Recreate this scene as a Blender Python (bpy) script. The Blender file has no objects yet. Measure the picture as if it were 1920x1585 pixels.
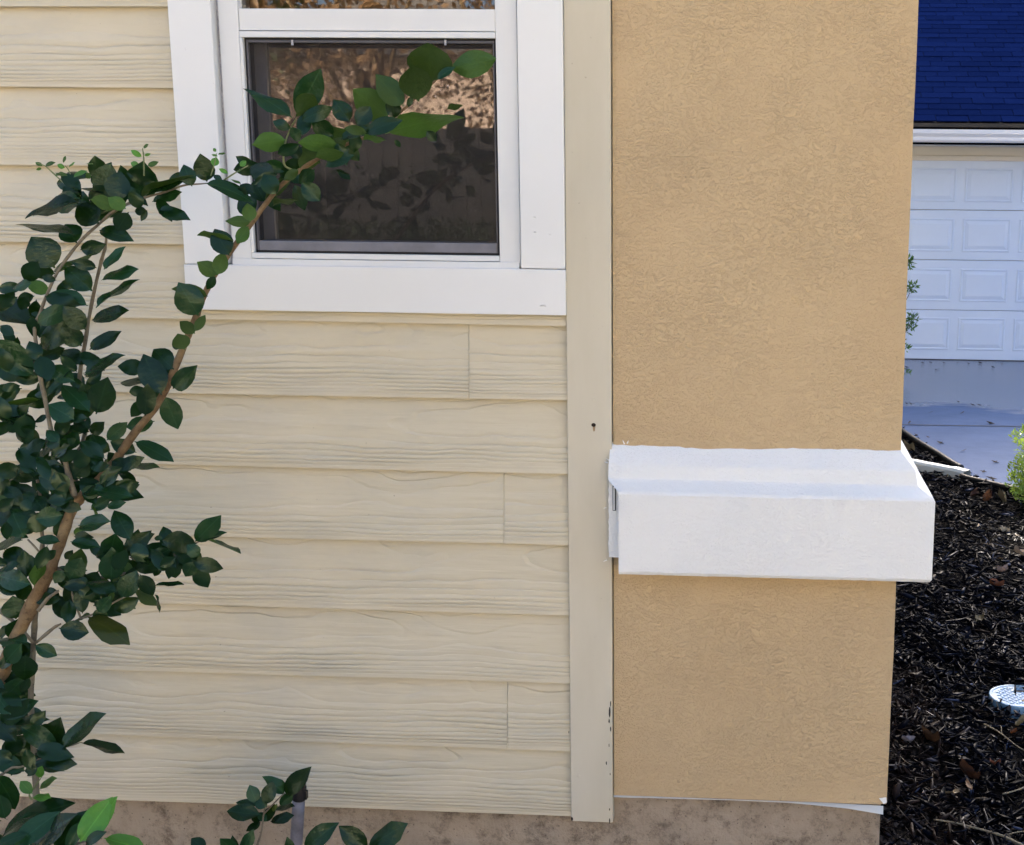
import bpy, bmesh, math, random
from mathutils import Vector, Matrix
import numpy as np

# ------------------------------------------------------------------ camera
PX, PY, F = 1308.96, 792.5, 2300.0            # principal point and focal length, photograph pixels
PITCH, YAW, ROLL = 0.18746628, 0.05152794, 0.01072387
EYE, DIST = 1.78, 2.8456
CAM = Vector((0.0, -DIST, EYE))
def _rot():
    cy, sy = math.cos(YAW), math.sin(YAW); cp, sp = math.cos(PITCH), math.sin(PITCH); cr, sr = math.cos(ROLL), math.sin(ROLL)
    Bm = Matrix(((1,0,0),(0,0,-1),(0,1,0)))
    Ry = Matrix(((cy,0,sy),(0,1,0),(-sy,0,cy)))
    Rx = Matrix(((1,0,0),(0,cp,-sp),(0,sp,cp)))
    Rz = Matrix(((cr,-sr,0),(sr,cr,0),(0,0,1)))
    return Rz @ Rx @ Ry @ Bm
ROT = _rot()
scene = bpy.context.scene
col = scene.collection
cd = bpy.data.cameras.new('camera'); cam = bpy.data.objects.new('camera', cd); col.objects.link(cam)
m3 = Matrix((ROT[0], -Vector(ROT[1]), -Vector(ROT[2]))).transposed()
cam.matrix_world = Matrix.Translation(CAM) @ m3.to_4x4()
cd.sensor_fit = 'HORIZONTAL'; cd.sensor_width = 36.0; cd.lens = F/1920.0*36.0
cd.shift_x = (960.0-PX)/1920.0; cd.shift_y = 0.0
cd.clip_start = 0.05; cd.clip_end = 2000.0
scene.camera = cam
scene.render.resolution_x = 1024; scene.render.resolution_y = 845

# ------------------------------------------------------------------ sky, sun, exposure
SUN_AZ, SUN_EL = math.radians(-9.0), math.radians(24.0)      # from behind the house, slightly left
world = bpy.data.worlds.new('World'); scene.world = world; world.use_nodes = True
wn = world.node_tree.nodes; wl = world.node_tree.links
for n in list(wn): wn.remove(n)
wo = wn.new('ShaderNodeOutputWorld'); wb = wn.new('ShaderNodeBackground'); ws = wn.new('ShaderNodeTexSky')
ws.sky_type = 'NISHITA'; ws.sun_disc = False; ws.sun_elevation = SUN_EL; ws.sun_rotation = SUN_AZ
ws.air_density = 0.7; ws.dust_density = 7.0; ws.ozone_density = 1.0
wb.inputs['Strength'].default_value = 0.15
wl.new(ws.outputs[0], wb.inputs['Color']); wl.new(wb.outputs[0], wo.inputs['Surface'])
sd = bpy.data.lights.new('sun', 'SUN'); sd.energy = 5.0; sd.angle = math.radians(0.53); sd.color = (1.0, 0.89, 0.74)
sun = bpy.data.objects.new('sun', sd); col.objects.link(sun)
SDIR = Vector((math.sin(SUN_AZ)*math.cos(SUN_EL), math.cos(SUN_AZ)*math.cos(SUN_EL), math.sin(SUN_EL)))
sun.rotation_euler = (-SDIR).to_track_quat('-Z', 'Y').to_euler(); sun.location = SDIR*60
vs = scene.view_settings
vs.view_transform = 'Standard'; vs.look = 'None'; vs.gamma = 1.0; vs.use_curve_mapping = False
vs.exposure = 2.43
scene.render.engine = 'CYCLES'

# ------------------------------------------------------------------ helpers
def at(x, y, Y):
    """point on the world plane y = Y that the photograph shows at pixel (x, y)"""
    d = ROT.transposed() @ Vector(((x-PX)/F, (y-PY)/F, 1.0))
    return CAM + d*((Y-CAM.y)/d.y)
def on_ground(x, y, Z=0.0):
    d = ROT.transposed() @ Vector(((x-PX)/F, (y-PY)/F, 1.0))
    return CAM + d*((Z-CAM.z)/d.z)
def depth(p): return (ROT @ (Vector(p)-CAM)).z

def tag(o, label=None, cat=None, group=None, kind=None):
    if label: o['label'] = label
    if cat: o['category'] = cat
    if group: o['group'] = group
    if kind: o['kind'] = kind
    return o
def empty(name, loc=(0,0,0)):
    o = bpy.data.objects.new(name, None); o.location = loc; o.empty_display_size = 0.1; col.objects.link(o); return o
def link(name, me, parent=None, mat=None):
    if mat is not None and not me.materials: me.materials.append(mat)
    o = bpy.data.objects.new(name, me); col.objects.link(o)
    if parent is not None:
        o.parent = parent
        w = Matrix.Identity(4)
        p = parent
        M = Matrix.Identity(4)
        while p is not None:
            M = p.matrix_basis @ M if p.parent is None else (p.matrix_parent_inverse @ p.matrix_basis) @ M
            p = p.parent
        o.matrix_parent_inverse = M.inverted()
    return o
class MB:
    def __init__(s): s.v = []; s.f = []; s.mi = []
    def add(s, vs, fs, mi=0):
        b = len(s.v); s.v += [tuple(v) for v in vs]; s.f += [tuple(b+i for i in f) for f in fs]; s.mi += [mi]*len(fs); return s
    def box(s, x0, x1, y0, y1, z0, z1, mi=0):
        return s.add([(x0,y0,z0),(x1,y0,z0),(x1,y1,z0),(x0,y1,z0),(x0,y0,z1),(x1,y0,z1),(x1,y1,z1),(x0,y1,z1)],
                     [(0,3,2,1),(4,5,6,7),(0,1,5,4),(1,2,6,5),(2,3,7,6),(3,0,4,7)], mi)
    def prism(s, poly, x0, x1):      # poly in (y, z), extruded along x
        n = len(poly)
        vs = [(x0,p[0],p[1]) for p in poly]+[(x1,p[0],p[1]) for p in poly]
        fs = [tuple(range(n)), tuple(range(2*n-1, n-1, -1))]+[(i,n+i,n+(i+1)%n,(i+1)%n) for i in range(n)]
        return s.add(vs, fs)
    def tube(s, pts, rad, n=8, cap=True):
        pts = [Vector(p) for p in pts]; k = len(pts)
        if not hasattr(rad, '__len__'): rad = [rad]*k
        up = Vector((0.13, 0.97, 0.2)).normalized(); vs = []; fs = []
        for i, p in enumerate(pts):
            t = (pts[min(i+1,k-1)]-pts[max(i-1,0)]).normalized()
            a = t.cross(up); a = a.normalized() if a.length > 1e-4 else t.orthogonal().normalized()
            b = t.cross(a)
            for j in range(n):
                q = 2*math.pi*j/n; vs.append(p+(a*math.cos(q)+b*math.sin(q))*rad[i])
        for i in range(k-1):
            for j in range(n): fs.append((i*n+j, i*n+(j+1)%n, (i+1)*n+(j+1)%n, (i+1)*n+j))
        if cap: fs += [tuple(range(n-1,-1,-1)), tuple((k-1)*n+j for j in range(n))]
        return s.add(vs, fs)
    def mesh(s, name, mats, smooth=False, bevel=0.0, fix=True):
        me = bpy.data.meshes.new(name); me.from_pydata(s.v, [], s.f)
        for m in (mats if isinstance(mats, (list, tuple)) else [mats]): me.materials.append(m)
        if any(s.mi): me.polygons.foreach_set('material_index', s.mi)
        if fix or bevel:
            bm = bmesh.new(); bm.from_mesh(me)
            if fix: bmesh.ops.recalc_face_normals(bm, faces=bm.faces)
            if bevel: bmesh.ops.bevel(bm, geom=[e for e in bm.edges], offset=bevel, segments=2, profile=0.6, affect='EDGES')
            bm.to_mesh(me); bm.free()
        if smooth: me.polygons.foreach_set('use_smooth', [True]*len(me.polygons))
        me.update(); return me
    def build(s, name, mats, parent=None, **k): return link(name, s.mesh(name, mats, **k), parent)
def boxo(name, x0, x1, y0, y1, z0, z1, mat, parent=None, bevel=0.0):
    return MB().box(x0,x1,y0,y1,z0,z1).build(name, mat, parent, bevel=bevel)
def smooth_path(P, seg=4):
    """Catmull-Rom through rows of numbers"""
    P = [np.array(p, float) for p in P]; out = []
    for i in range(len(P)-1):
        a, b, c, d = P[max(i-1,0)], P[i], P[i+1], P[min(i+2,len(P)-1)]
        for k in range(seg):
            t = k/seg; out.append(0.5*((2*b)+(-a+c)*t+(2*a-5*b+4*c-d)*t*t+(-a+3*b-3*c+d)*t**3))
    out.append(P[-1]); return out

# ------------------------------------------------------------------ materials
class NT:
    def __init__(s, name):
        s.m = bpy.data.materials.new(name); s.m.use_nodes = True; s.t = s.m.node_tree
        for n in list(s.t.nodes): s.t.nodes.remove(n)
        s.out = s.n('ShaderNodeOutputMaterial'); s.b = s.n('ShaderNodeBsdfPrincipled'); s.l(s.b.outputs[0], s.out.inputs[0])
    def n(s, t, **k):
        x = s.t.nodes.new(t)
        for a, v in k.items(): setattr(x, a, v)
        return x
    def l(s, a, b): s.t.links.new(a, b)
    def val(s, sock, v):
        if hasattr(v, 'links'): s.l(v, sock)
        elif hasattr(v, '__len__') and len(v) == 3 and sock.type == 'RGBA': sock.default_value = (*v, 1)
        else: sock.default_value = v
    def math(s, op, a, b=0.0, c=0.0, clamp=False):
        x = s.n('ShaderNodeMath', operation=op, use_clamp=clamp)
        s.val(x.inputs[0], a); s.val(x.inputs[1], b); s.val(x.inputs[2], c); return x.outputs[0]
    def coord(s, which='Object'): return s.n('ShaderNodeTexCoord').outputs[which]
    def mapping(s, v, scale=(1,1,1), loc=(0,0,0), rot=(0,0,0)):
        x = s.n('ShaderNodeMapping'); s.l(v, x.inputs[0]); s.val(x.inputs['Scale'], scale); s.val(x.inputs['Location'], loc); s.val(x.inputs['Rotation'], rot); return x.outputs[0]
    def noise(s, v, scale, detail=4.0, rough=0.55, dist=0.0, out='Fac'):
        x = s.n('ShaderNodeTexNoise'); s.l(v, x.inputs['Vector']); x.inputs['Scale'].default_value = scale; x.inputs['Detail'].default_value = detail
        x.inputs['Roughness'].default_value = rough; x.inputs['Distortion'].default_value = dist; return x.outputs[out]
    def voro(s, v, scale, feature='F1', out='Distance', rand=1.0):
        x = s.n('ShaderNodeTexVoronoi', feature=feature); s.l(v, x.inputs['Vector']); x.inputs['Scale'].default_value = scale; x.inputs['Randomness'].default_value = rand; return x.outputs[out]
    def ramp(s, f, stops):
        x = s.n('ShaderNodeValToRGB'); s.l(f, x.inputs[0]); e = x.color_ramp.elements
        while len(e) < len(stops): e.new(0.5)
        for i, (p, c) in enumerate(stops):
            e[i].position = p; e[i].color = (*c, 1) if hasattr(c, '__len__') else (c, c, c, 1)
        return x.outputs[0]
    def mix(s, f, a, b, mode='MIX'):
        x = s.n('ShaderNodeMix', data_type='RGBA', blend_type=mode); s.val(x.inputs[0], f); s.val(x.inputs[6], a); s.val(x.inputs[7], b); return x.outputs[2]
    def bump(s, h, strength=1.0, dist=0.001, normal=None):
        x = s.n('ShaderNodeBump'); s.l(h, x.inputs['Height']); x.inputs['Strength'].default_value = strength; x.inputs['Distance'].default_value = dist
        if normal is not None: s.l(normal, x.inputs['Normal'])
        return x.outputs[0]
    def set(s, color=None, rough=None, spec=None, normal=None, metal=None):
        for k, v in (('Base Color', color), ('Roughness', rough), ('Specular IOR Level', spec), ('Normal', normal), ('Metallic', metal)):
            if v is not None: s.val(s.b.inputs[k], v)
        return s.m
def plain(name, c, rough=0.5, var=0.12, scale=6.0, bump=0.0, bscale=80.0, spec=0.4, dirt=None):
    t = NT(name); v = t.coord('Object')
    n = t.noise(v, scale, 5, 0.6)
    a = tuple(max(0, x*(1-var)) for x in c); b = tuple(min(1, x*(1+var*0.6)) for x in c)
    cc = t.ramp(n, [(0.3, a), (0.7, b)])
    if dirt: cc = t.mix(t.ramp(t.noise(v, scale*2.3, 6, 0.7), [(0.55, 0.0), (0.8, 0.7)]), cc, dirt)
    nm = t.bump(t.noise(v, bscale, 4, 0.6), 1.0, bump) if bump else None
    return t.set(cc, t.ramp(t.noise(v, scale*1.7), [(0.3, rough-0.06), (0.7, rough+0.06)]), spec, nm)

def mat_siding():
    t = NT('painted_cedar_grain_siding')
    v = t.coord('Object'); oi = t.n('ShaderNodeObjectInfo').outputs['Random']
    sx = t.n('ShaderNodeSeparateXYZ'); t.l(v, sx.inputs[0])
    off = t.math('MULTIPLY', oi, 37.0)
    cx = t.n('ShaderNodeCombineXYZ')
    t.l(t.math('ADD', sx.outputs[0], off), cx.inputs[0]); t.l(off, cx.inputs[1]); t.l(sx.outputs[2], cx.inputs[2])
    p = cx.outputs[0]
    u = t.math('DIVIDE', sx.outputs[2], 0.178)                       # 0 bottom edge, 1 top of the exposure
    big = t.noise(t.mapping(p, (2.4, 1, 6.0)), 1.0, 2.0, 0.5)
    mid = t.noise(t.mapping(p, (7.0, 1, 18.0)), 1.0, 2.0, 0.5)
    wob = t.math('ADD', t.math('MULTIPLY', t.math('SUBTRACT', big, 0.5), 5.5), t.math('MULTIPLY', t.math('SUBTRACT', mid, 0.5), 1.3))
    amp = t.math('ADD', 0.28, t.math('MULTIPLY', u, 0.85))
    ph = t.math('ADD', t.math('SUBTRACT', t.math('MULTIPLY', u, t.math('ADD', 20.0, t.math('MULTIPLY', oi, 7.0))), t.math('MULTIPLY', t.math('MULTIPLY', u, u), 15.0)), t.math('MULTIPLY', wob, amp))
    fr = t.math('FRACT', ph)
    saw = t.ramp(fr, [(0.0, 0.0), (0.18, 0.55), (0.55, 1.0), (0.86, 0.9), (1.0, 0.0)])
    dep = t.ramp(t.noise(t.mapping(p, (3.0, 1, 30.0)), 1.0, 2.0), [(0.3, 0.25), (0.65, 1.0)])
    fine = t.noise(t.mapping(p, (14.0, 1, 420.0)), 1.0, 3.0, 0.6)
    edgefade = t.ramp(u, [(0.0, 0.0), (0.03, 0.15), (0.10, 1.0)])
    h = t.math('MULTIPLY', t.math('ADD', t.math('MULTIPLY', saw, dep), t.math('MULTIPLY', fine, 0.22)), edgefade)
    nm = t.bump(h, 1.0, 0.0030)
    st = t.noise(t.mapping(v, (1.2, 1, 3.0)), 1.0, 5, 0.65)
    c = t.ramp(st, [(0.3, (0.575, 0.512, 0.368)), (0.7, (0.64, 0.578, 0.432))])
    c = t.mix(t.ramp(t.noise(t.mapping(v, (1.0, 1.0, 2.0)), 2.2, 6, 0.7), [(0.50, 0.0), (0.78, 0.55)]), c, (0.45, 0.435, 0.375))
    specks = t.ramp(t.noise(v, 95.0, 2, 0.5), [(0.765, 0.0), (0.80, 0.6)])
    c = t.mix(specks, c, (0.24, 0.19, 0.13))
    return t.set(c, 0.55, 0.3, nm)
def mat_stucco(name, c0, c1, dist=0.0016, stain=None, sc=1.0, gw=0.6):
    t = NT(name); v = t.coord('Object')
    w = t.n('ShaderNodeVectorMath', operation='ADD'); t.l(v, w.inputs[0])
    wv = t.n('ShaderNodeVectorMath', operation='SCALE'); t.l(t.noise(v, 60.0*sc, 2, 0.5, 0.0, 'Color'), wv.inputs[0]); wv.inputs['Scale'].default_value = 0.022/sc; t.l(wv.outputs[0], w.inputs[1])
    p = t.mapping(w.outputs[0], (95*sc, 95*sc, 175*sc), (0,0,0), (0, 0.5, 0))
    worm = t.ramp(t.noise(p, 1.0, 2.0, 0.5, 0.6), [(0.36, 0.0), (0.50, 0.85), (0.62, 1.0)])
    patch = t.ramp(t.noise(v, 5.0, 3, 0.6), [(0.32, 0.5), (0.62, 1.0)])
    grit = t.noise(v, 520.0*sc, 3, 0.7)
    lump = t.noise(v, 9.0, 3, 0.5)
    h = t.math('ADD', t.math('ADD', t.math('MULTIPLY', worm, patch), t.math('MULTIPLY', grit, gw)), t.math('MULTIPLY', lump, 1.2))
    nm = t.bump(h, 1.0, dist*1.15)
    c = t.ramp(t.noise(v, 2.3, 5, 0.6), [(0.3, c0), (0.7, c1)])
    if stain:
        c = t.mix(t.ramp(t.noise(v, 3.4, 6, 0.72), [(0.54, 0.0), (0.84, 0.36)]), c, stain)
        c = t.mix(t.ramp(t.noise(v, 46.0, 3, 0.7), [(0.66, 0.0), (0.76, 0.45)]), c, tuple(x*0.55 for x in stain))
    return t.set(c, 0.85, 0.15, nm)
def mat_concrete_found():
    t = NT('weathered_foundation_concrete'); v = t.coord('Object')
    c = t.ramp(t.noise(v, 5.0, 6, 0.65), [(0.3, (0.335, 0.27, 0.195)), (0.55, (0.43, 0.35, 0.26)), (0.75, (0.36, 0.31, 0.245))])
    c = t.mix(t.ramp(t.noise(v, 16.0, 9, 0.82), [(0.49, 0.0), (0.66, 0.9)]), c, (0.12, 0.095, 0.07))
    c = t.mix(t.ramp(t.voro(v, 60.0), [(0.05, 0.8), (0.14, 0.0)]), c, (0.07, 0.055, 0.045))
    h = t.math('ADD', t.noise(v, 30.0, 6, 0.7), t.math('MULTIPLY', t.noise(v, 160.0, 4, 0.7), 0.5))
    return t.set(c, 0.9, 0.15, t.bump(h, 1.0, 0.008))
def mat_white(name='white_trim_paint', c=(0.755, 0.76, 0.735), rough=0.38, brush=True):
    t = NT(name); v = t.coord('Object')
    a = t.noise(v, 3.0, 4, 0.6)
    cc = t.ramp(a, [(0.3, tuple(x*0.955 for x in c)), (0.7, c)])
    cc = t.mix(t.ramp(t.noise(v, 70.0, 3, 0.6), [(0.74, 0.0), (0.80, 0.35)]), cc, tuple(x*0.6 for x in c))
    h = t.math('ADD', t.noise(t.mapping(v, (40, 40, 9)), 1.0, 3, 0.6), t.math('MULTIPLY', t.noise(v, 120.0, 3, 0.6), 0.4))
    return t.set(cc, rough, 0.4, t.bump(h, 0.5, 0.0006))
def mat_corner():
    t = NT('beige_corner_board_paint'); v = t.coord('Object')
    c = t.ramp(t.noise(t.mapping(v, (6, 6, 1.6)), 1.0, 5, 0.6), [(0.3, (0.525, 0.475, 0.355)), (0.7, (0.60, 0.55, 0.43))])
    c = t.mix(t.ramp(t.noise(v, 70.0, 2, 0.6), [(0.73, 0.0), (0.78, 0.5)]), c, (0.28, 0.23, 0.16))
    h = t.math('ADD', t.noise(t.mapping(v, (60, 60, 5)), 1.0, 4, 0.6), t.math('MULTIPLY', t.noise(v, 150.0, 3, 0.6), 0.4))
    return t.set(c, 0.5, 0.35, t.bump(h, 0.5, 0.0006))
def mat_leaf(name, top, back, trans, rough=0.28, spec=0.4):
    t = NT(name); v = t.coord('Object'); r = t.n('ShaderNodeObjectInfo').outputs['Random']
    geo = t.n('ShaderNodeNewGeometry').outputs['Backfacing']
    sx = t.n('ShaderNodeSeparateXYZ'); t.l(v, sx.inputs[0])
    rib = t.ramp(t.math('ABSOLUTE', sx.outputs[1]), [(0.0, 1.0), (0.035, 0.0)])
    nz = t.noise(t.mapping(v, (3, 6, 3)), 1.0, 4, 0.6)
    k = t.math('ADD', 0.5, t.math('MULTIPLY', t.math('POWER', r, 1.5), 1.25))
    tc = t.mix(nz, tuple(x*0.75 for x in top), tuple(x*1.25 for x in top)); tc = t.mix(t.math('MULTIPLY', rib, 0.35), tc, tuple(x*2.6+0.01 for x in top))
    bc = t.mix(nz, tuple(x*0.85 for x in back), tuple(x*1.12 for x in back)); bc = t.mix(t.math('MULTIPLY', rib, 0.5), bc, tuple(x*1.35 for x in back))
    c = t.mix(geo, tc, bc)
    hs = t.n('ShaderNodeHueSaturation'); t.l(c, hs.inputs['Color']); t.l(k, hs.inputs['Value']); t.l(t.math('ADD', 0.485, t.math('MULTIPLY', r, 0.03)), hs.inputs['Hue'])
    ve = t.noise(t.mapping(v, (9, 5, 1)), 1.0, 3, 0.6)
    t.set(hs.outputs[0], t.math('ADD', t.math('MULTIPLY', geo, 0.3), rough), spec, t.bump(ve, 0.12, 0.02))
    t.b.inputs['Specular Tint'].default_value = (0.70, 0.95, 0.85, 1)
    tr = t.n('ShaderNodeBsdfTranslucent'); t.val(tr.inputs[0], trans)
    mx = t.n('ShaderNodeMixShader'); mx.inputs[0].default_value = 0.16
    t.l(t.b.outputs[0], mx.inputs[1]); t.l(tr.outputs[0], mx.inputs[2]); t.l(mx.outputs[0], t.out.inputs[0])
    return t.m
def mat_bark(name, c0, c1, c2):
    t = NT(name); v = t.coord('Object')
    c = t.ramp(t.noise(v, 22.0, 6, 0.7), [(0.3, c0), (0.5, c1), (0.72, c2)])
    c = t.mix(t.ramp(t.noise(v, 75.0, 4, 0.7), [(0.6, 0.0), (0.72, 0.8)]), c, tuple(x*0.35 for x in c0))
    return t.set(c, 0.75, 0.25, t.bump(t.noise(v, 110.0, 5, 0.7), 1.0, 0.003))
def mat_attr(name, rough, spec=0.5, bump=0.0):
    t = NT(name); a = t.n('ShaderNodeAttribute', attribute_name='tint'); v = t.coord('Object')
    t.b.inputs['Specular Tint'].default_value = (0.30, 0.50, 1.0, 1)
    t.set(a.outputs['Color'], rough, t.math('MULTIPLY', a.outputs['Alpha'], spec), t.bump(t.noise(v, 300.0, 3, 0.6), 1.0, bump) if bump else None); return t.m
def mat_glass(name, tint, refl):
    t = NT(name); t.t.nodes.remove(t.b)
    fr = t.n('ShaderNodeFresnel'); fr.inputs['IOR'].default_value = 1.52
    v = t.coord('Object')
    nm = t.bump(t.noise(v, 3.0, 2, 0.5), 1.0, 0.0004)
    g = t.n('ShaderNodeBsdfGlossy'); g.inputs['Roughness'].default_value = 0.015; t.l(nm, g.inputs['Normal']); g.inputs['Color'].default_value = (1,1,1,1)
    tr = t.n('ShaderNodeBsdfTransparent'); tr.inputs[0].default_value = (*tint, 1)
    mx = t.n('ShaderNodeMixShader'); t.l(t.math('MULTIPLY', fr.outputs[0], refl, clamp=True), mx.inputs[0]); t.l(tr.outputs[0], mx.inputs[1]); t.l(g.outputs[0], mx.inputs[2]); t.l(mx.outputs[0], t.out.inputs[0])
    return t.m
def mat_screen():
    t = NT('insect_screen_mesh'); v = t.coord('Object')
    drops = t.ramp(t.voro(v, 75.0), [(0.13, 1.0), (0.20, 0.0)])
    zone = t.ramp(t.noise(t.mapping(v, (5, 5, 3)), 1.0, 5, 0.7), [(0.52, 0.0), (0.66, 1.0)])
    streak = t.ramp(t.noise(t.mapping(v, (45, 45, 3.0)), 1.0, 4, 0.7), [(0.60, 0.0), (0.74, 1.0)])
    cells = t.ramp(t.noise(t.mapping(v, (150, 150, 260)), 1.0, 2, 0.6), [(0.60, 0.0), (0.70, 1.0)])
    d = t.math('ADD', t.math('MULTIPLY', drops, zone), t.math('MULTIPLY', t.math('MULTIPLY', streak, cells), 0.35), clamp=True)
    t.set(t.mix(d, (0.055, 0.046, 0.042), (0.50, 0.47, 0.45)), 0.45, 0.5)
    tr = t.n('ShaderNodeBsdfTransparent'); mx = t.n('ShaderNodeMixShader')
    t.l(t.math('ADD', 0.28, t.math('MULTIPLY', d, 0.5), clamp=True), mx.inputs[0]); t.l(tr.outputs[0], mx.inputs[1]); t.l(t.b.outputs[0], mx.inputs[2]); t.l(mx.outputs[0], t.out.inputs[0])
    return t.m

M = {}
M['siding'] = mat_siding()
M['stucco'] = mat_stucco('tan_stucco', (0.56, 0.41, 0.232), (0.612, 0.458, 0.264), 0.0018, (0.42, 0.31, 0.195), 1.35)
M['band'] = mat_stucco('white_painted_stucco', (0.855, 0.855, 0.82), (0.89, 0.89, 0.85), 0.0011, None, 1.5, 1.2)
M['found'] = mat_concrete_found()
M['white'] = mat_white()
M['vinyl'] = mat_white('white_vinyl_window_frame', (0.71, 0.715, 0.69), 0.33)
M['caulk'] = plain('grey_caulk_line', (0.42, 0.42, 0.44), 0.7, 0.4, 60.0)
M['corner'] = mat_corner()
M['dark'] = plain('dark_joint', (0.02, 0.018, 0.016), 0.9, 0.2)
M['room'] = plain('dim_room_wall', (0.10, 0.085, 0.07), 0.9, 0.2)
M['bronze'] = plain('dark_screen_frame_metal', (0.075, 0.075, 0.085), 0.45, 0.2, 20.0, spec=0.5)
M['greybar'] = plain('grey_screen_rail_metal', (0.17, 0.17, 0.19), 0.45, 0.2, 20.0, spec=0.5)
M['gasket'] = plain('black_gasket', (0.01, 0.01, 0.011), 0.6, 0.2)
M['glass'] = mat_glass('window_glass', (0.55, 0.57, 0.55), 3.0)
M['screen'] = mat_screen()
M['leaf'] = mat_leaf('glossy_mature_leaf', (0.0060, 0.025, 0.0065), (0.040, 0.080, 0.012), (0.045, 0.12, 0.008), 0.24, 0.34)
M['leafn'] = mat_leaf('young_light_leaf', (0.055, 0.135, 0.014), (0.08, 0.15, 0.025), (0.10, 0.20, 0.015), 0.4)
M['leafy'] = mat_leaf('yellowing_leaf', (0.035, 0.055, 0.007), (0.16, 0.16, 0.03), (0.25, 0.25, 0.02))
M['bark'] = mat_bark('tan_shrub_bark', (0.075, 0.042, 0.022), (0.19, 0.125, 0.062), (0.29, 0.21, 0.11))
M['twig'] = mat_bark('grey_green_twig_bark', (0.10, 0.085, 0.06), (0.19, 0.16, 0.11), (0.26, 0.24, 0.16))
M['green_twig'] = mat_bark('green_shoot_bark', (0.12, 0.15, 0.06), (0.18, 0.21, 0.09), (0.25, 0.27, 0.12))
M['pipe'] = plain('grey_riser_plastic', (0.18, 0.175, 0.20), 0.5, 0.35, 30.0, 0.0004, 200.0, dirt=(0.07, 0.06, 0.055))
M['blackplastic'] = plain('black_plastic', (0.012, 0.012, 0.014), 0.45, 0.2)
M['mulchsoil'] = None

# ------------------------------------------------------------------ ground, mulch bed, driveway
def mat_ground():
    t = NT('ground_soil_and_lawn'); v = t.coord('Object')
    sx = t.n('ShaderNodeSeparateXYZ'); t.l(v, sx.inputs[0])
    soil = t.ramp(t.noise(v, 9.0, 8, 0.7), [(0.3, (0.003, 0.003, 0.0034)), (0.55, (0.007, 0.0055, 0.005)), (0.75, (0.018, 0.013, 0.011))])
    lawn = t.ramp(t.noise(v, 3.0, 8, 0.7), [(0.3, (0.20, 0.175, 0.075)), (0.7, (0.36, 0.31, 0.17))])
    edge = t.math('ADD', sx.outputs[1], t.math('MULTIPLY', t.noise(v, 1.5, 3), 0.6))
    f = t.ramp(t.math('MULTIPLY', t.math('ADD', edge, 1.3), 1.0), [(0.45, 0.0), (0.55, 1.0)])
    far = t.ramp(t.math('SUBTRACT', sx.outputs[1], 22.0), [(0.4, 0.0), (0.6, 1.0)])
    f2 = t.math('MULTIPLY', f, t.math('SUBTRACT', 1.0, far))
    c = t.mix(f2, lawn, soil)
    return t.set(c, 0.95, 0.1, t.bump(t.math('ADD', t.noise(v, 25.0, 8, 0.75), t.noise(v, 140.0, 5, 0.7)), 1.0, 0.02))
M['ground'] = mat_ground()
g = MB().add([(-400,-400,0),(400,-400,0),(400,400,0),(-400,400,0)], [(0,1,2,3)]).build('ground', M['ground']); tag(g, kind='structure')

def mat_drive():
    t = NT('wet_concrete_driveway'); v = t.coord('Object')
    sx = t.n('ShaderNodeSeparateXYZ'); t.l(v, sx.inputs[0])
    n = t.noise(t.mapping(v, (0.8, 1.7, 1)), 1.0, 5, 0.6)
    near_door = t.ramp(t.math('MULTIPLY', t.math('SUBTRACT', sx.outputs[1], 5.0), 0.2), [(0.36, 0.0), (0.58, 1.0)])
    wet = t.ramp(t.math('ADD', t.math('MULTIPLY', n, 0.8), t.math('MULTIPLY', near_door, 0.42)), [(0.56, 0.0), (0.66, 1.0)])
    c = t.ramp(t.noise(v, 3.0, 7, 0.7), [(0.3, (0.050, 0.10, 0.215)), (0.7, (0.080, 0.14, 0.285))])  # blue of the reflected sky is painted into the concrete colour
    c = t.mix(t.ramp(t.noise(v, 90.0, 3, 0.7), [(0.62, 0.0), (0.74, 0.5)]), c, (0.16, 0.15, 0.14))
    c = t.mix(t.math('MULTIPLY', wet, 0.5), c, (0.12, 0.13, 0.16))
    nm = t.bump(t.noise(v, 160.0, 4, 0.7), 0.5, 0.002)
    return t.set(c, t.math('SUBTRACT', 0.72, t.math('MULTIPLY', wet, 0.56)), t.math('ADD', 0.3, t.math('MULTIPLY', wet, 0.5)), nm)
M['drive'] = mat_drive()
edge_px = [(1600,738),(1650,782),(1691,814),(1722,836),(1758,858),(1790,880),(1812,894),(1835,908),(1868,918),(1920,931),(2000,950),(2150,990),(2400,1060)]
DEDGE = [on_ground(x, y) for x, y in edge_px]
def mulch_side(x, y):
    """True where the mulch bed lies, False over the driveway"""
    P = DEDGE
    if x <= P[0].x: return y < 10.2
    for a, b in zip(P[:-1], P[1:]):
        if a.x <= x < b.x: return y < a.y+(b.y-a.y)*(x-a.x)/(b.x-a.x)
    return y < P[-1].y
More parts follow.
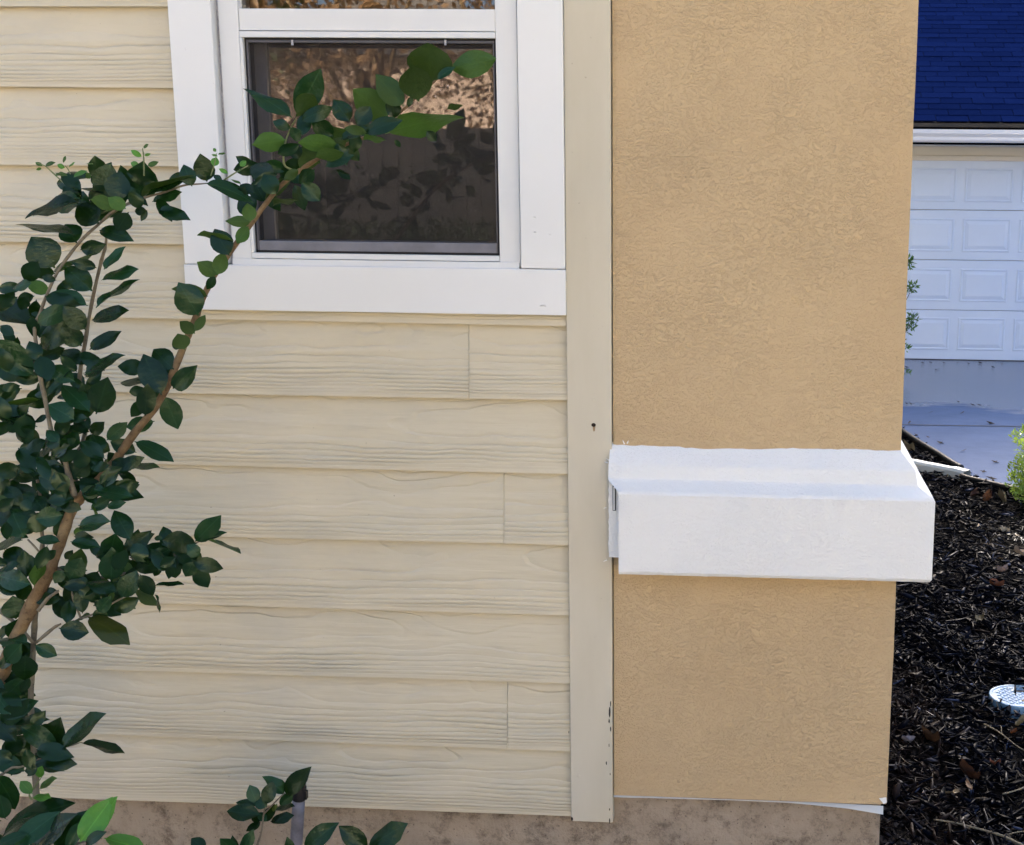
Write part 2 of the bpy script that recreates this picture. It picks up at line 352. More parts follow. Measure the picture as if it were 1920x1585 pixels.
# driveway slab: a sheet with a curved near edge, 3 cm thick
def build_drive():
    GY = 10.42
    P = [(p.x, p.y) for p in DEDGE]
    top = [(x, y, 0.012) for x, y in P]; far = [(x, GY, 0.012) for x, y in P]
    n = len(P); vs = top+far+[(x, y, -0.03) for x, y in P]
    fs = [(i, i+1, n+i+1, n+i) for i in range(n-1)]+[(2*n+i, 2*n+i+1, i+1, i) for i in range(n-1)]
    x1, y1 = P[-1]
    vs += [(x1+9, y1, 0.012), (x1+9, GY, 0.012)]
    fs.append((n-1, 3*n, 3*n+1, 2*n-1))
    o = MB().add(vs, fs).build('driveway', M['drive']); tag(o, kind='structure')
    # saw-cut joint across the slab
    a = on_ground(1650, 796, 0.016); b = on_ground(2100, 803, 0.016)
    m = MB(); m.add([(a.x, a.y, 0.0155), (b.x, b.y, 0.0155), (b.x, b.y+0.02, 0.0155), (a.x, a.y+0.02, 0.0155)], [(0,1,2,3)])
    m.build('expansion_joint', plain('driveway_joint', (0.10, 0.10, 0.11), 0.9, 0.3, 30.0), o)
build_drive()

# ------------------------------------------------------------------ neighbour's house with garage
GY = 10.343
M['gdoor'] = mat_white('garage_door_skylight_tint', (0.58, 0.70, 0.88), 0.42)  # blue of the skylight is put into the white door's colour
M['gtrim'] = mat_white('garage_trim_paint', (0.62, 0.62, 0.58), 0.5)
M['gutter'] = mat_white('gutter_paint', (0.80, 0.81, 0.83), 0.35)
M['nwall'] = mat_stucco('neighbour_wall_stucco', (0.42, 0.40, 0.36), (0.50, 0.48, 0.43), 0.002)
def mat_shingle():
    t = NT('blue_grey_asphalt_shingle'); v = t.coord('Object'); r = t.n('ShaderNodeObjectInfo').outputs['Random']
    gr = t.noise(v, 260.0, 3, 0.7)
    c = t.mix(gr, (0.0025, 0.0075, 0.042), (0.0075, 0.018, 0.082))
    hs = t.n('ShaderNodeHueSaturation'); t.l(c, hs.inputs['Color']); t.l(t.math('ADD', 0.86, t.math('MULTIPLY', r, 0.28)), hs.inputs['Value'])
    return t.set(hs.outputs[0], 0.95, 0.0, t.bump(gr, 0.6, 0.003))
M['shingle'] = mat_shingle()
NH = empty('neighbour_house', (3.5, GY, 0)); tag(NH, 'neighbouring house with white panelled garage door and blue shingle roof', 'house')
NX0, NX1 = 1.02, 12.0
DX0 = 1.392; NCOL = 8; PITCHX = 0.588
DX1 = DX0+NCOL*PITCHX+0.02
SECZ = [0.018, 0.549, 1.079, 1.601, 2.115]
def build_neighbour():
    m = MB(); m.box(NX0, DX0-0.0, GY+0.06, GY+0.2, 0, 2.6); m.box(DX1, NX1, GY+0.06, GY+0.2, 0, 2.6); m.box(DX0, DX1, GY+0.06, GY+0.2, 2.12, 2.6)
    m.box(NX0, NX0+0.14, GY+0.2, GY+11, 0, 2.6); m.box(NX1-0.14, NX1, GY+0.2, GY+11, 0, 2.6); m.box(NX0+0.14, NX1-0.14, GY+10.86, GY+11, 0, 2.6)
    m.build('wall', M['nwall'], NH)
    # frieze and stop moulding above the door
    boxo('frieze_board', NX0, NX1, GY+0.02, GY+0.058, 2.158, 2.42, M['gtrim'], NH, 0.004)
    boxo('stop_moulding', DX0-0.05, DX1+0.05, GY-0.005, GY+0.057, 2.105, 2.156, M['gtrim'], NH, 0.006)
    boxo('door_jamb', DX0-0.10, DX0-0.004, GY-0.01, GY+0.057, 0.0, 2.103, M['gtrim'], NH, 0.004)
    boxo('door_jamb', DX1+0.004, DX1+0.10, GY-0.01, GY+0.057, 0.0, 2.103, M['gtrim'], NH, 0.004)
    # garage door: four sections, each with pressed raised panels
    D = empty('garage_door', ((DX0+DX1)/2, GY+0.04, 0)); D.parent = NH; D.matrix_parent_inverse = NH.matrix_basis.inverted()
    for i in range(4):
        z0, z1 = SECZ[i]+0.002, SECZ[i+1]-0.003
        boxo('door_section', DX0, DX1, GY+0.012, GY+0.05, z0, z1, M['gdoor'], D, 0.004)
    boxo('rubber_seal', DX0, DX1, GY+0.016, GY+0.046, 0.0, SECZ[0], M['blackplastic'], D)
    PW, PH = 0.475, 0.325
    m = MB(); d = 0.013; b1, b2 = 0.022, 0.05
    def ring(i, y): return [(-PW/2+i, y, -PH/2+i), (PW/2-i, y, -PH/2+i), (PW/2-i, y, PH/2-i), (-PW/2+i, y, PH/2-i)]
    vs = ring(-0.014, 0.0)+ring(0.0, -0.006)+ring(0.014, -0.001)+ring(b2, -0.009)
    fs = []
    for k in range(3):
        for j in range(4): fs.append((k*4+j, k*4+(j+1)%4, k*4+4+(j+1)%4, k*4+4+j))
    fs.append((12, 13, 14, 15))
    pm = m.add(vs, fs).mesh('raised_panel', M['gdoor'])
    zs = [(SECZ[i]+SECZ[i+1])/2 for i in range(4)]
    for i in range(4):
        for c in range(NCOL):
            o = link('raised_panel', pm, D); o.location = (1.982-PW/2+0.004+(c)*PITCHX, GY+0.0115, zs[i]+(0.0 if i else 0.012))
    # gutter, fascia, drip edge (the eave stands forward of the door)
    EY = GY-0.50
    g0, g1, ge = at(1800,267,EY-0.12).z, at(1800,243,EY-0.12).z, at(1800,229,EY-0.05).z
    poly = [(EY-0.02, g0), (EY-0.09, g0), (EY-0.105, g0+0.02), (EY-0.105, g0+0.05), (EY-0.125, g0+0.085), (EY-0.125, g1), (EY-0.118, g1), (EY-0.118, g0+0.09), (EY-0.03, g0+0.01)]
    MB().prism(poly, NX0-0.3, NX1+0.3).build('gutter', M['gutter'], NH)
    boxo('fascia', NX0-0.3, NX1+0.3, EY-0.018, EY+0.02, g0-0.02, ge-0.01, plain('black_drip_edge', (0.003, 0.003, 0.004), 0.9, 0.2, spec=0.05), NH)
    boxo('soffit', NX0-0.3, NX1+0.3, EY+0.022, GY+0.018, g0-0.02, g0+0.0, M['gtrim'], NH)
    # roof deck and shingles
    sl = math.radians(27.0); cs, sn = math.cos(sl), math.sin(sl)
    y0, z0 = EY-0.06, ge
    run = 6.2
    deck = MB(); deck.add([(NX0-0.3,y0,z0-0.012),(NX1+0.3,y0,z0-0.012),(NX1+0.3,y0+run,z0-0.012+run*sn/cs),(NX0-0.3,y0+run,z0-0.012+run*sn/cs),(NX1+0.3,y0+2*run,z0-0.1),(NX0-0.3,y0+2*run,z0-0.1),(NX0-0.3,y0,z0-0.05),(NX1+0.3,y0,z0-0.05)],
             [(0,1,2,3),(3,2,4,5),(6,7,1,0),(0,3,5),(1,4,2)])
    deck.build('roof', M['blackplastic'], NH)
    ex, tw = 0.142, 0.322
    def shingle_geo():
        t = 0.009; L = ex+0.03
        return [(0,0,t),(tw-0.006,0,t),(tw-0.006,L,0.0035),(0,L,0.0035),(0,0,0),(tw-0.006,0,0)], [(0,1,2,3),(4,5,1,0),(5,2,1),(4,0,3)]
    gv, gf = shingle_geo()
    sm = MB().add(gv, gf).mesh('shingle', M['shingle'], fix=False)
    rng = random.Random(5); rest = MB(); count = 0
    rows = int(run/cs/ex)
    R4 = Matrix.Rotation(sl, 4, 'X')
    for r in range(rows):
        yy = y0-0.02+r*ex*cs; zz = z0+0.001+r*ex*sn
        off = (r*0.137) % tw
        x = NX0-0.3+off-tw
        while x < NX1+0.3:
            jit = rng.uniform(-0.004, 0.004); lift = rng.uniform(0, 0.003)
            if r < 28 and 1.18 < x+tw/2 < 4.0 and count < 290 and x > 0.9:
                o = link('shingle', sm, NH); o.location = (x, yy+jit, zz+lift); o.rotation_euler = (sl+rng.uniform(-0.006, 0.006), 0, 0); count += 1
            elif NX0-0.3 <= x:
                T = Matrix.Translation((x, yy+jit, zz+lift)) @ R4
                rest.add([T @ Vector(v) for v in gv], gf)
            x += tw
    o = rest.build('shingle_field', M['shingle'], NH, fix=False); tag(o, kind='stuff')
build_neighbour()

# ------------------------------------------------------------------ our house: siding, corner board, foundation, window
H = empty('house', (-1.5, 0.0, 0.0)); tag(H, 'beige lap sided house wall with white trimmed window', 'house')
SY = -0.023
zb = at(800,1521,SY).z; EXP = (at(0,12,SY).z-zb)/11.0
xCL = at(1065,900,-0.03).x; xCR = at(1147,900,-0.03).x
TY = -0.038                                             # face of the window trim
xTL = at(330,250,TY).x; xTR = at(1057.5,300,TY).x
zSB = at(700,586,TY).z; zST = at(700,500.5,TY).z
HOUSE_L, HOUSE_TOP, HOUSE_BACK = -6.0, 4.2, 9.6
rng = random.Random(3)
def board(x0, x1, z, lift=0.0, Lh=None):
    Lh = Lh or EXP+0.034; s = 0.021/Lh
    poly = [(SY, 0.0), (SY-0.0003, 0.0015), (SY+s*Lh, Lh), (SY+s*Lh+0.006, Lh), (SY+0.0095, 0.0)]
    n = max(2, int((x1-x0)/0.12)); m = MB()
    xs = [x0+(x1-x0)*i/n for i in range(n+1)]; k = len(poly); vs = []
    for x in xs:
        w = 0.0007*math.sin(x*5.1+z*31)+0.0005*math.sin(x*13.7+z*11)
        wz = 0.0008*math.sin(x*3.3+z*17)
        for (py, pz) in poly: vs.append((x, py+w+lift, pz+(wz if pz < 0.01 else 0)))
    fs = [tuple(range(k-1,-1,-1)), tuple(n*k+j for j in range(k))]
    for i in range(n):
        for j in range(k): fs.append((i*k+j, i*k+(j+1)%k, (i+1)*k+(j+1)%k, (i+1)*k+j))
    o = m.add(vs, fs).build('siding_board', M['siding'], H, fix=True)
    o.location = (0, 0, z); return o
joints = {6: at(878,680,SY).x, 4: at(943.5,950,SY).x, 1: at(950,1340,SY).x}
NROW = int((HOUSE_TOP-zb)/EXP)
for k in range(NROW):
    z = zb+k*EXP; xr = xCL-0.001
    if k >= 8 and k < 17: xr = xTL+0.02
    if k in joints:
        j = joints[k]; board(HOUSE_L, j-0.0006, z, rng.uniform(-0.0006, 0.0006)); board(j+0.0006, xr, z, rng.uniform(-0.0006, 0.0006)-0.0008)
    elif k == 7:
        board(HOUSE_L, xTL+0.02, z, 0.0003); board(xTL+0.0225, xr, z, 0.0003, (zSB+zST)/2-z)     # ripped down under the window
    else: board(HOUSE_L, xr, z, rng.uniform(-0.0006, 0.0006))
def wavy_bottom_board(name, x0, x1, y0, y1, z0, z1, mat, parent, seed=1, amp=0.003):
    r = random.Random(seed); n = 14; m = MB(); vs = []
    for i in range(n+1):
        x = x0+(x1-x0)*i/n; zz = z0+r.uniform(-amp, amp)*0.5
        vs += [(x,y0,zz),(x,y1,zz),(x,y1,z1),(x,y0,z1)]
    fs = [(0,1,2,3), (n*4+3,n*4+2,n*4+1,n*4)]
    for i in range(n):
        for j in range(4): fs.append((i*4+j, (i+1)*4+j, (i+1)*4+(j+1)%4, i*4+(j+1)%4))
    return m.add(vs, fs).build(name, mat, parent)
zCB = at(1100,1541,-0.03).z
cb = MB().box(xCL, xCR, -0.030, 0.004, zCB, HOUSE_TOP).build('corner_board', M['corner'], H, bevel=0.0015)
# nails, dents and bare spots on the corner board
nm_ = MB()
for (px, py, r) in [(1113,797,0.0055)]:
    p = at(px, py, -0.0302); q = [(p.x+r*math.cos(a)*1.0, -0.0308, p.z+r*math.sin(a)*0.85) for a in [i*math.pi/5 for i in range(10)]]
    nm_.add(q, [tuple(range(10))])
o = nm_.build('nail_hole', plain('rusty_nail_hole', (0.02, 0.010, 0.005), 0.8, 0.3), cb); o['label'] = 'dark rusty nail hole in the corner board'
rust = MB(); p = at(1113.5, 803, -0.0302); rust.add([(p.x-0.003,-0.0305,p.z+0.006),(p.x+0.004,-0.0305,p.z+0.006),(p.x+0.0025,-0.0305,p.z-0.006),(p.x,-0.0305,p.z-0.009),(p.x-0.002,-0.0305,p.z-0.005)], [(0,4,3,2,1)])
rust.build('rust_stain', plain('rust_stain', (0.33, 0.22, 0.12), 0.8, 0.3), cb)
chips = MB(); rg = random.Random(8)
for (px, py, w, h) in [(1143,1335,5,26),(1145,1320,3,14),(1142,1352,3,10),(1145,1368,3,12),(1142,1398,2,10),(1137,1431,2.5,8),(1144,1452,2,6),(1143,1518,2.5,6),(1072.5,1536,5,9),(1143,1540,3,12),(1066.5,1373,1.5,6)]:
    p = at(px, py, -0.031); n = 7; sx_ = w*0.00062; sz_ = h*0.00062
    q = [(p.x+sx_*math.cos(a)*rg.uniform(0.6,1.2), -0.0306-0.0002*rg.random(), p.z+sz_*math.sin(a)*rg.uniform(0.7,1.2)) for a in [-i*2*math.pi/n for i in range(n)]]
    chips.add(q, [tuple(range(n))])
o = chips.build('paint_chip', plain('bare_weathered_wood', (0.045, 0.04, 0.035), 0.9, 0.4, 60.0), cb); o['label'] = 'dark bare spots where the paint has flaked off'
dd = MB()
for (px, py, r) in [(1113,750,0.005),(1085,1455,0.005),(1102,1100,0.0018),(1116,1195,0.0028),(1073,1236,0.0016),(1090,1240,0.002)]:
    p = at(px, py, -0.030)
    ring1 = [(p.x+r*math.cos(a), -0.0302, p.z+r*math.sin(a)) for a in [-i*math.pi/4 for i in range(8)]]
    dd.add(ring1+[(p.x, -0.0302-r*0.35, p.z)], [(i, (i+1)%8, 8) for i in range(8)])
dd.build('filled_nail_head', M['corner'], cb, smooth=True)
# dark gap between corner board and column
boxo('joint_gap', xCR, xCR+0.012, 0.0, 0.02, 0.30, HOUSE_TOP, M['dark'], H)
# sheathing behind, side and back walls, roof
M['sheath'] = plain('house_body', (0.45, 0.40, 0.31), 0.8)
m = MB(); wx0, wx1 = xTL+0.10, xTR-0.09; wz0, wz1 = zST-0.03, zST+1.55
m.box(HOUSE_L, wx0, 0.006, 0.12, zb+0.02, HOUSE_TOP); m.box(wx1, 0.20, 0.02, 0.12, zb+0.06, HOUSE_TOP); m.box(wx0, wx1, 0.006, 0.12, zb+0.02, wz0); m.box(wx0, wx1, 0.006, 0.12, wz1, HOUSE_TOP)
m.box(HOUSE_L, HOUSE_L+0.1, 0.12, HOUSE_BACK, 0.0, HOUSE_TOP); m.box(0.12, 0.2, 0.12, HOUSE_BACK, 0.0, HOUSE_TOP); m.box(HOUSE_L, 0.2, HOUSE_BACK-0.1, HOUSE_BACK+0.0, 0.0, HOUSE_TOP)
m.build('wall', M['sheath'], H, fix=False)
rm = MB(); ov = 0.22
rm.box(HOUSE_L-0.4, 0.35, -ov, HOUSE_BACK+ov, HOUSE_TOP+0.01, HOUSE_TOP+0.14)
rm.add([(HOUSE_L-0.4,-ov,HOUSE_TOP+0.15),(0.35,-ov,HOUSE_TOP+0.15),(0.35,HOUSE_BACK+ov,HOUSE_TOP+0.15),(HOUSE_L-0.4,HOUSE_BACK+ov,HOUSE_TOP+0.15),(HOUSE_L+2,4.8,HOUSE_TOP+2.2),(-1.6,4.8,HOUSE_TOP+2.2)],
       [(0,1,5,4),(1,2,5),(2,3,4,5),(3,0,4)])
rm.build('roof', plain('house_roof', (0.10, 0.09, 0.085), 0.9), H)
# foundation under the siding and the column
zCtop = at(1400,1500,-0.020).z-0.0015
def found():
    m = MB(); nx, nz = 90, 14; r = random.Random(2)
    x0, x1 = HOUSE_L, at(1650,1550,0.006).x
    xs = [x0+(x1-x0)*(i/nx) for i in range(nx+1)]
    vs = []; 
    for j in range(nz+1):
        z = -0.05+(zCtop+0.05)*j/nz
        for i, x in enumerate(xs): vs.append((x, 0.010+r.uniform(-0.003, 0.003), z))
    fs = [(j*(nx+1)+i, j*(nx+1)+i+1, (j+1)*(nx+1)+i+1, (j+1)*(nx+1)+i) for j in range(nz) for i in range(nx)]
    b = len(vs)
    for j in range(nz+1):
        z = -0.05+(zCtop+0.05)*j/nz; vs.append((x1+r.uniform(-0.004,0.004), 0.9, z))
    for j in range(nz): fs.append((j*(nx+1)+nx, b+j, b+j+1, (j+1)*(nx+1)+nx))
    m.add(vs, fs); o = m.build('foundation', M['found'], H, smooth=True, fix=False); return o
found()

# window
W = empty('window', ((xTL+xTR)/2, 0, zST)); W.parent = H; W.matrix_parent_inverse = H.matrix_basis.inverted()
xTLi = at(400,100,TY).x; xTRi = at(970.5,100,TY).x
zWT = zST+1.62
boxo('trim_board', xTL, xTLi, TY, 0.004, zST+0.0012, zWT, M['white'], W, 0.0018)
boxo('trim_board', xTRi, xTR, TY, 0.004, zST+0.0012, zWT, M['white'], W, 0.0018)
boxo('trim_board', xTL-0.002, xTR+0.001, TY-0.0015, 0.004, zSB, zST-0.0006, M['white'], W, 0.0018)
boxo('trim_board', xTL, xTR, TY, 0.004, zWT+0.001, zWT+0.11, M['white'], W, 0.0018)
FY = -0.020
fx0, fx1 = at(408.5,20,FY).x, at(969,60,FY).x
gx0, gx1 = at(455,72,FY).x, at(928.5,72,FY).x
zBead, zDarkT, zDarkB, zFB = at(700,59,FY).z, at(700,71,FY).z, at(700,476.5,FY).z, at(700,501.5,FY).z
zUP = at(700,16.5,FY).z
# caulk gaps between trim and frame
boxo('caulk_line', xTLi-0.001, fx0+0.001, FY+0.012, FY+0.03, zST, zWT, M['caulk'], W)
boxo('caulk_line', fx1-0.001, xTRi+0.001, FY+0.006, FY+0.03, zST, zWT, M['caulk'], W)
boxo('frame_stile', fx0, gx0-0.008, FY, 0.05, zFB+0.003, zWT-0.01, M['vinyl'], W, 0.002)
boxo('frame_stile', gx1+0.0005, fx1, FY, 0.05, zFB+0.006, zWT-0.01, M['vinyl'], W, 0.002)
boxo('meeting_rail', gx0-0.0075, gx1, FY+0.003, 0.05, zBead+0.0012, zUP, M['vinyl'], W, 0.002)
boxo('frame_head', fx0, fx1, FY, 0.05, zWT-0.05, zWT-0.005, M['vinyl'], W, 0.002)
boxo('bead', gx0-0.0072, gx1, FY-0.001, 0.02, zDarkT, zBead-0.0008, M['vinyl'], W, 0.001)
boxo('bead', gx0-0.0072, gx0-0.0004, FY-0.001, 0.02, zDarkB+0.0, zDarkT-0.0006, M['vinyl'], W, 0.001)
zs1 = at(700,488,FY).z
boxo('frame_sill', gx0-0.0072, gx1, FY-0.001, 0.05, zs1+0.0008, zDarkB-0.0006, M['vinyl'], W, 0.0012)
boxo('frame_sill', fx0+0.002, fx1-0.002, FY-0.006, 0.05, zFB, zs1-0.0004, M['vinyl'], W, 0.0012)
boxo('caulk_line', fx0, fx1, FY-0.004, 0.03, zST-0.0005, zFB-0.0004, M['caulk'], W)
# insect screen with dark frame
SYc = FY+0.006
sl_, sr_, st_, sb_ = at(468.5,150,SYc).x, at(925,150,SYc).x, at(700,81,SYc).z, at(700,454,SYc).z
boxo('screen_frame', gx0, gx1, SYc+0.004, 0.03, zDarkT-0.004, zDarkT-0.0002, M['gasket'], W)
boxo('screen_frame', gx0+0.0002, gx0+0.004, SYc+0.003, 0.03, zDarkB, zDarkT-0.004, M['gasket'], W)
boxo('screen_frame', gx1-0.004, gx1-0.0002, SYc+0.003, 0.03, zDarkB, zDarkT-0.004, M['gasket'], W)
boxo('screen_frame', gx0, gx1, SYc+0.003, 0.03, zDarkB-0.0002, zDarkB+0.005, M['gasket'], W)
boxo('screen_frame', gx0+0.0045, sl_, SYc, SYc+0.010, zDarkB+0.005, zDarkT-0.0045, M['bronze'], W, 0.0012)
boxo('screen_frame', sr_, gx1-0.0045, SYc, SYc+0.010, zDarkB+0.005, zDarkT-0.0045, M['bronze'], W, 0.0012)
boxo('screen_frame', sl_+0.0003, sr_-0.0003, SYc+0.0004, SYc+0.010, st_, zDarkT-0.0048, M['bronze'], W, 0.0012)
boxo('screen_frame', sl_+0.0003, sr_-0.0003, SYc+0.0004, SYc+0.010, zDarkB+0.005, sb_, M['greybar'], W, 0.0015)
for px in (548, 835):
    p = at(px, 80, SYc-0.002); boxo('screen_clip', p.x-0.0025, p.x+0.0025, SYc-0.003, SYc-0.0002, p.z-0.006, p.z+0.006, M['caulk'], W, 0.0006)
MB().add([(sl_,SYc+0.0085,sb_),(sr_,SYc+0.0085,sb_),(sr_,SYc+0.0085,st_),(sl_,SYc+0.0085,st_)], [(0,1,2,3)]).build('screen_mesh', M['screen'], W, fix=False)
# lower sash behind the screen, and the panes
boxo('sash_stile', gx0, gx0+0.030, 0.031, 0.055, zDarkB, zDarkT, M['bronze'], W)
boxo('sash_rail', gx0+0.03, gx1, 0.031, 0.055, zDarkB, zDarkB+0.028, M['bronze'], W)
def pane(x0, x1, z0, z1, y, seed):
    m = MB(); n = 8
    vs = [(x0+(x1-x0)*i/n, y+0.0, z0+(z1-z0)*j/n) for j in range(n+1) for i in range(n+1)]
    fs = [(j*(n+1)+i, j*(n+1)+i+1, (j+1)*(n+1)+i+1, (j+1)*(n+1)+i) for j in range(n) for i in range(n)]
    return m.add(vs, fs).build('pane', M['glass'], W, fix=False, smooth=True)
pane(gx0+0.029, gx1, zDarkB+0.027, zDarkT, 0.042, 1)
ux0, ux1 = at(443,5,FY).x, at(926.5,5,FY).x
pane(ux0, ux1, zUP-0.002, zWT-0.04, 0.004, 2)
boxo('sash_stile', gx0-0.0078, ux0, FY+0.004, 0.03, zUP, zWT-0.05, M['vinyl'], W)
# dim room behind the glass
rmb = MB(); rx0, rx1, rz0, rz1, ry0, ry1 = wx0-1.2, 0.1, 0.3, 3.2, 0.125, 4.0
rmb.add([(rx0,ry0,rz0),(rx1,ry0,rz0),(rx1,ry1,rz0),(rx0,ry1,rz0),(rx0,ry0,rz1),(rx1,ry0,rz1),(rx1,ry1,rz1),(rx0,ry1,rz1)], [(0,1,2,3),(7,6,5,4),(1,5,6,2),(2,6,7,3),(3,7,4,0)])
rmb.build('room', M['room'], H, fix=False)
# small lumps of peeling paint on the white trim
pl = MB()
for (px, py, w) in [(1018,575,7),(1003,436,3),(1031,440,2),(952,560,1.5),(1002,408,3),(1062,526,2)]:
    p = at(px, py, TY-0.0016); s_ = w*0.0012
    pl.add([(p.x-s_,TY-0.0018,p.z),(p.x+s_,TY-0.0018,p.z-0.15*s_),(p.x+0.8*s_,TY-0.0035,p.z+0.5*s_),(p.x-0.5*s_,TY-0.004,p.z+0.45*s_)], [(0,1,2,3)])
pl.build('paint_flake', M['white'], W)

# ------------------------------------------------------------------ stucco column with white band
C = empty('stucco_column', (0, 0.1, 0.28)); tag(C, 'tan stucco column with white projecting band at the house corner', 'column')
CY = -0.020
cL, cR = at(1149.5,700,CY).x, at(1691,790,CY).x
zCbot = at(1400,1500,CY).z
def shaft():
    m = MB(); nz, nx = 60, 12; r = random.Random(4); vs = []
    def fy(x, z): return CY+0.0016*math.sin(z*3.1+1)+0.0012*math.sin(x*9+z*5)
    for j in range(nz+1):
        z = zCbot+(HOUSE_TOP-zCbot)*j/nz
        ex_ = 0.0025*math.sin(z*2.2+0.4)+r.uniform(-0.0008, 0.0008)
        for i in range(nx+1):
            x = cL+(cR+ex_-cL)*i/nx; y = fy(x, z)
            if i == nx: y += 0.004
            vs.append((x, y, z))
        vs.append((cR+ex_+0.002, CY+0.012, z)); vs.append((cR+ex_+0.001, 0.62, z))
    w = nx+3
    fs = [(j*w+i, j*w+i+1, (j+1)*w+i+1, (j+1)*w+i) for j in range(nz) for i in range(w-1)]
    # left return and underside
    b = len(vs); vs += [(cL, 0.1, zCbot), (cL, 0.1, HOUSE_TOP)]
    fs.append((b, 0, nz*w, b+1)); fs.append(tuple([b]+[w-1]+[i for i in range(w-2,-1,-1)]))
    return m.add(vs, fs).build('shaft', M['stucco'], C, smooth=False, fix=False)
shaft()
def band():
    P_ = 0.075
    z = lambda py, o: at(1400, py, CY-o).z
    prof = [(-0.006, z(838,0)+0.001), (0.0015, z(840,0)), (0.030, z(873,0.030)), (0.033, z(878,0.033)), (0.038, z(903,0.038)), (0.042, z(907,0.042)), (P_-0.004, z(928,P_)), (P_, z(933,P_)), (P_+0.0005, z(1078,P_)), (P_-0.004, z(1084,P_)), (-0.004, z(1084,P_)-0.001)]
    r = random.Random(12); n = 46; m = MB(); vs = []; k = len(prof)
    xl = [-0.3525, -0.3525, -0.353, -0.3535, -0.3535, -0.352, -0.327, -0.325, -0.325, -0.325, -0.325]
    for i in range(n+1):
        f = i/n
        for q, (o, zz) in enumerate(prof):
            dz = (0.0016*math.sin(f*9+1)+0.0010*math.sin(f*29+2)+r.uniform(-0.0012,0.0012)) if q < 2 else r.uniform(-0.0006,0.0006)
            dy = r.uniform(-0.0006, 0.0006)
            x = xl[q]+(cR+max(o,0)-xl[q])*f
            vs.append((x, CY-o+dy, zz+dz))
    for s_ in range(1, 13):
        yb = CY+(0.62-CY)*s_/12
        for q, (o, zz) in enumerate(prof): vs.append((cR+o+r.uniform(-0.0006,0.0006), (CY-o)+(0.62-CY+o)*s_/12, zz+r.uniform(-0.0006,0.0006)))
    rows = n+1+12
    fs = [(i*k+q, (i+1)*k+q, (i+1)*k+q+1, i*k+q+1) for i in range(rows-1) for q in range(k-1)]
    fs = [tuple(reversed(f)) for f in fs]
    b = len(vs); vs += [(-0.3525, CY+0.004, prof[5][1]), (-0.325, CY+0.004, prof[6][1])]
    fs += [(0,1,2,3,4,5,b), (6,7,8,9,10,b+1), (5,6,b+1,b)]
    o = m.add(vs, fs).build('band', M['band'], C, fix=True)
    # set-back end piece against the corner board, with torn paint edges
    zt, zb_ = z(905,0.03), z(1052,0.03)
    m = MB(); r = random.Random(6); n = 22; vs = []
    for i in range(n+1):
        zz = zb_+(zt-zb_)*i/n; w = r.uniform(-0.0016, 0.0010)
        vs += [(-0.3555+w, CY-0.012, zz), (-0.354+w, CY-0.028, zz), (-0.322, CY-0.030, zz)]
    fs = [(i*3+q, i*3+q+1, (i+1)*3+q+1, (i+1)*3+q) for i in range(n) for q in range(2)]
    fs.append((0, 1, 2)); 
    m.add(vs, fs).build('band_end', M['band'], C, fix=False)
    m = MB(); p0 = at(1151, 910, CY-0.031)
    m.box(p0.x-0.003, p0.x+0.0045, CY-0.0315, CY-0.029, p0.z-0.062, p0.z, 0)
    o2 = m.build('torn_slot', M['dark'], C)
    m = MB(); m.box(p0.x-0.0012, p0.x+0.0022, CY-0.034, CY-0.0318, p0.z-0.060, p0.z-0.004); m.build('slot_strip', M['band'], C)
    # ragged paint wisps where the band meets board and wall
    m = MB()
    for (px, py, l, a) in [(1145,865,0.014,2.6),(1140,868,0.01,2.9),(1171,833,0.012,2.0),(1176,832,0.009,1.2),(1137,952,0.008,3.4),(1138,1050,0.011,3.6)]:
        p = at(px, py, -0.0312); d = Vector((math.cos(a), 0, math.sin(a)))*l; s2 = Vector((-math.sin(a), 0, math.cos(a)))*0.0016
        q = [p+s2, p-s2, p+d*0.6-s2*0.7, p+d, p+d*0.5+s2*0.8]
        m.add([(v.x, -0.0316, v.z) for v in q], [(0,1,2,3,4)])
    m.build('paint_wisp', M['band'], C)
band()
# loose flashing strip under the stucco
def flashing():
    m = MB(); pts = [(1150,1493.5,0.0004),(1250,1496,0.0004),(1380,1499.5,0.0006),(1480,1503,0.0025),(1540,1506,0.007),(1590,1509,0.011),(1630,1513,0.016),(1656,1522,0.008)]
    vs = []
    for i, (x, y, w) in enumerate(pts):
        yy = CY-0.002-0.014*max(0, (x-1450)/200.0)
        p = at(x, y, yy); q = at(x, y, CY-0.001); top = at(x, y, yy)
        vs += [(p.x, yy, p.z-w*0.8), (q.x, CY+0.002, zCbot-0.0012-0.003*max(0,(x-1560)/100.0)), (p.x, yy-0.0012, p.z-w*0.8-0.001), (q.x, CY+0.002, zCbot-0.0016-0.0055*max(0,(x-1560)/100.0))]
    n = len(pts); fs = []
    for i in range(n-1):
        a, b = i*4, (i+1)*4; fs += [(a, b, b+1, a+1), (a+2, a+3, b+3, b+2), (a, a+2, b+2, b)]
    o = m.add(vs, fs).build('flashing_strip', mat_white('bent_flashing_paint', (0.60, 0.58, 0.52), 0.5), C); o['label'] = 'loose white flashing strip peeling away below the column'
flashing()
ch = MB(); p = at(1660,1503,CY-0.002); ch.add([(p.x-0.016,CY-0.002,p.z+0.008),(p.x+0.002,CY-0.003,p.z+0.012),(p.x+0.004,CY-0.003,p.z-0.002),(p.x-0.004,CY-0.004,p.z-0.006)],[(0,3,2,1)])
ch.build('broken_corner', M['band'], C)
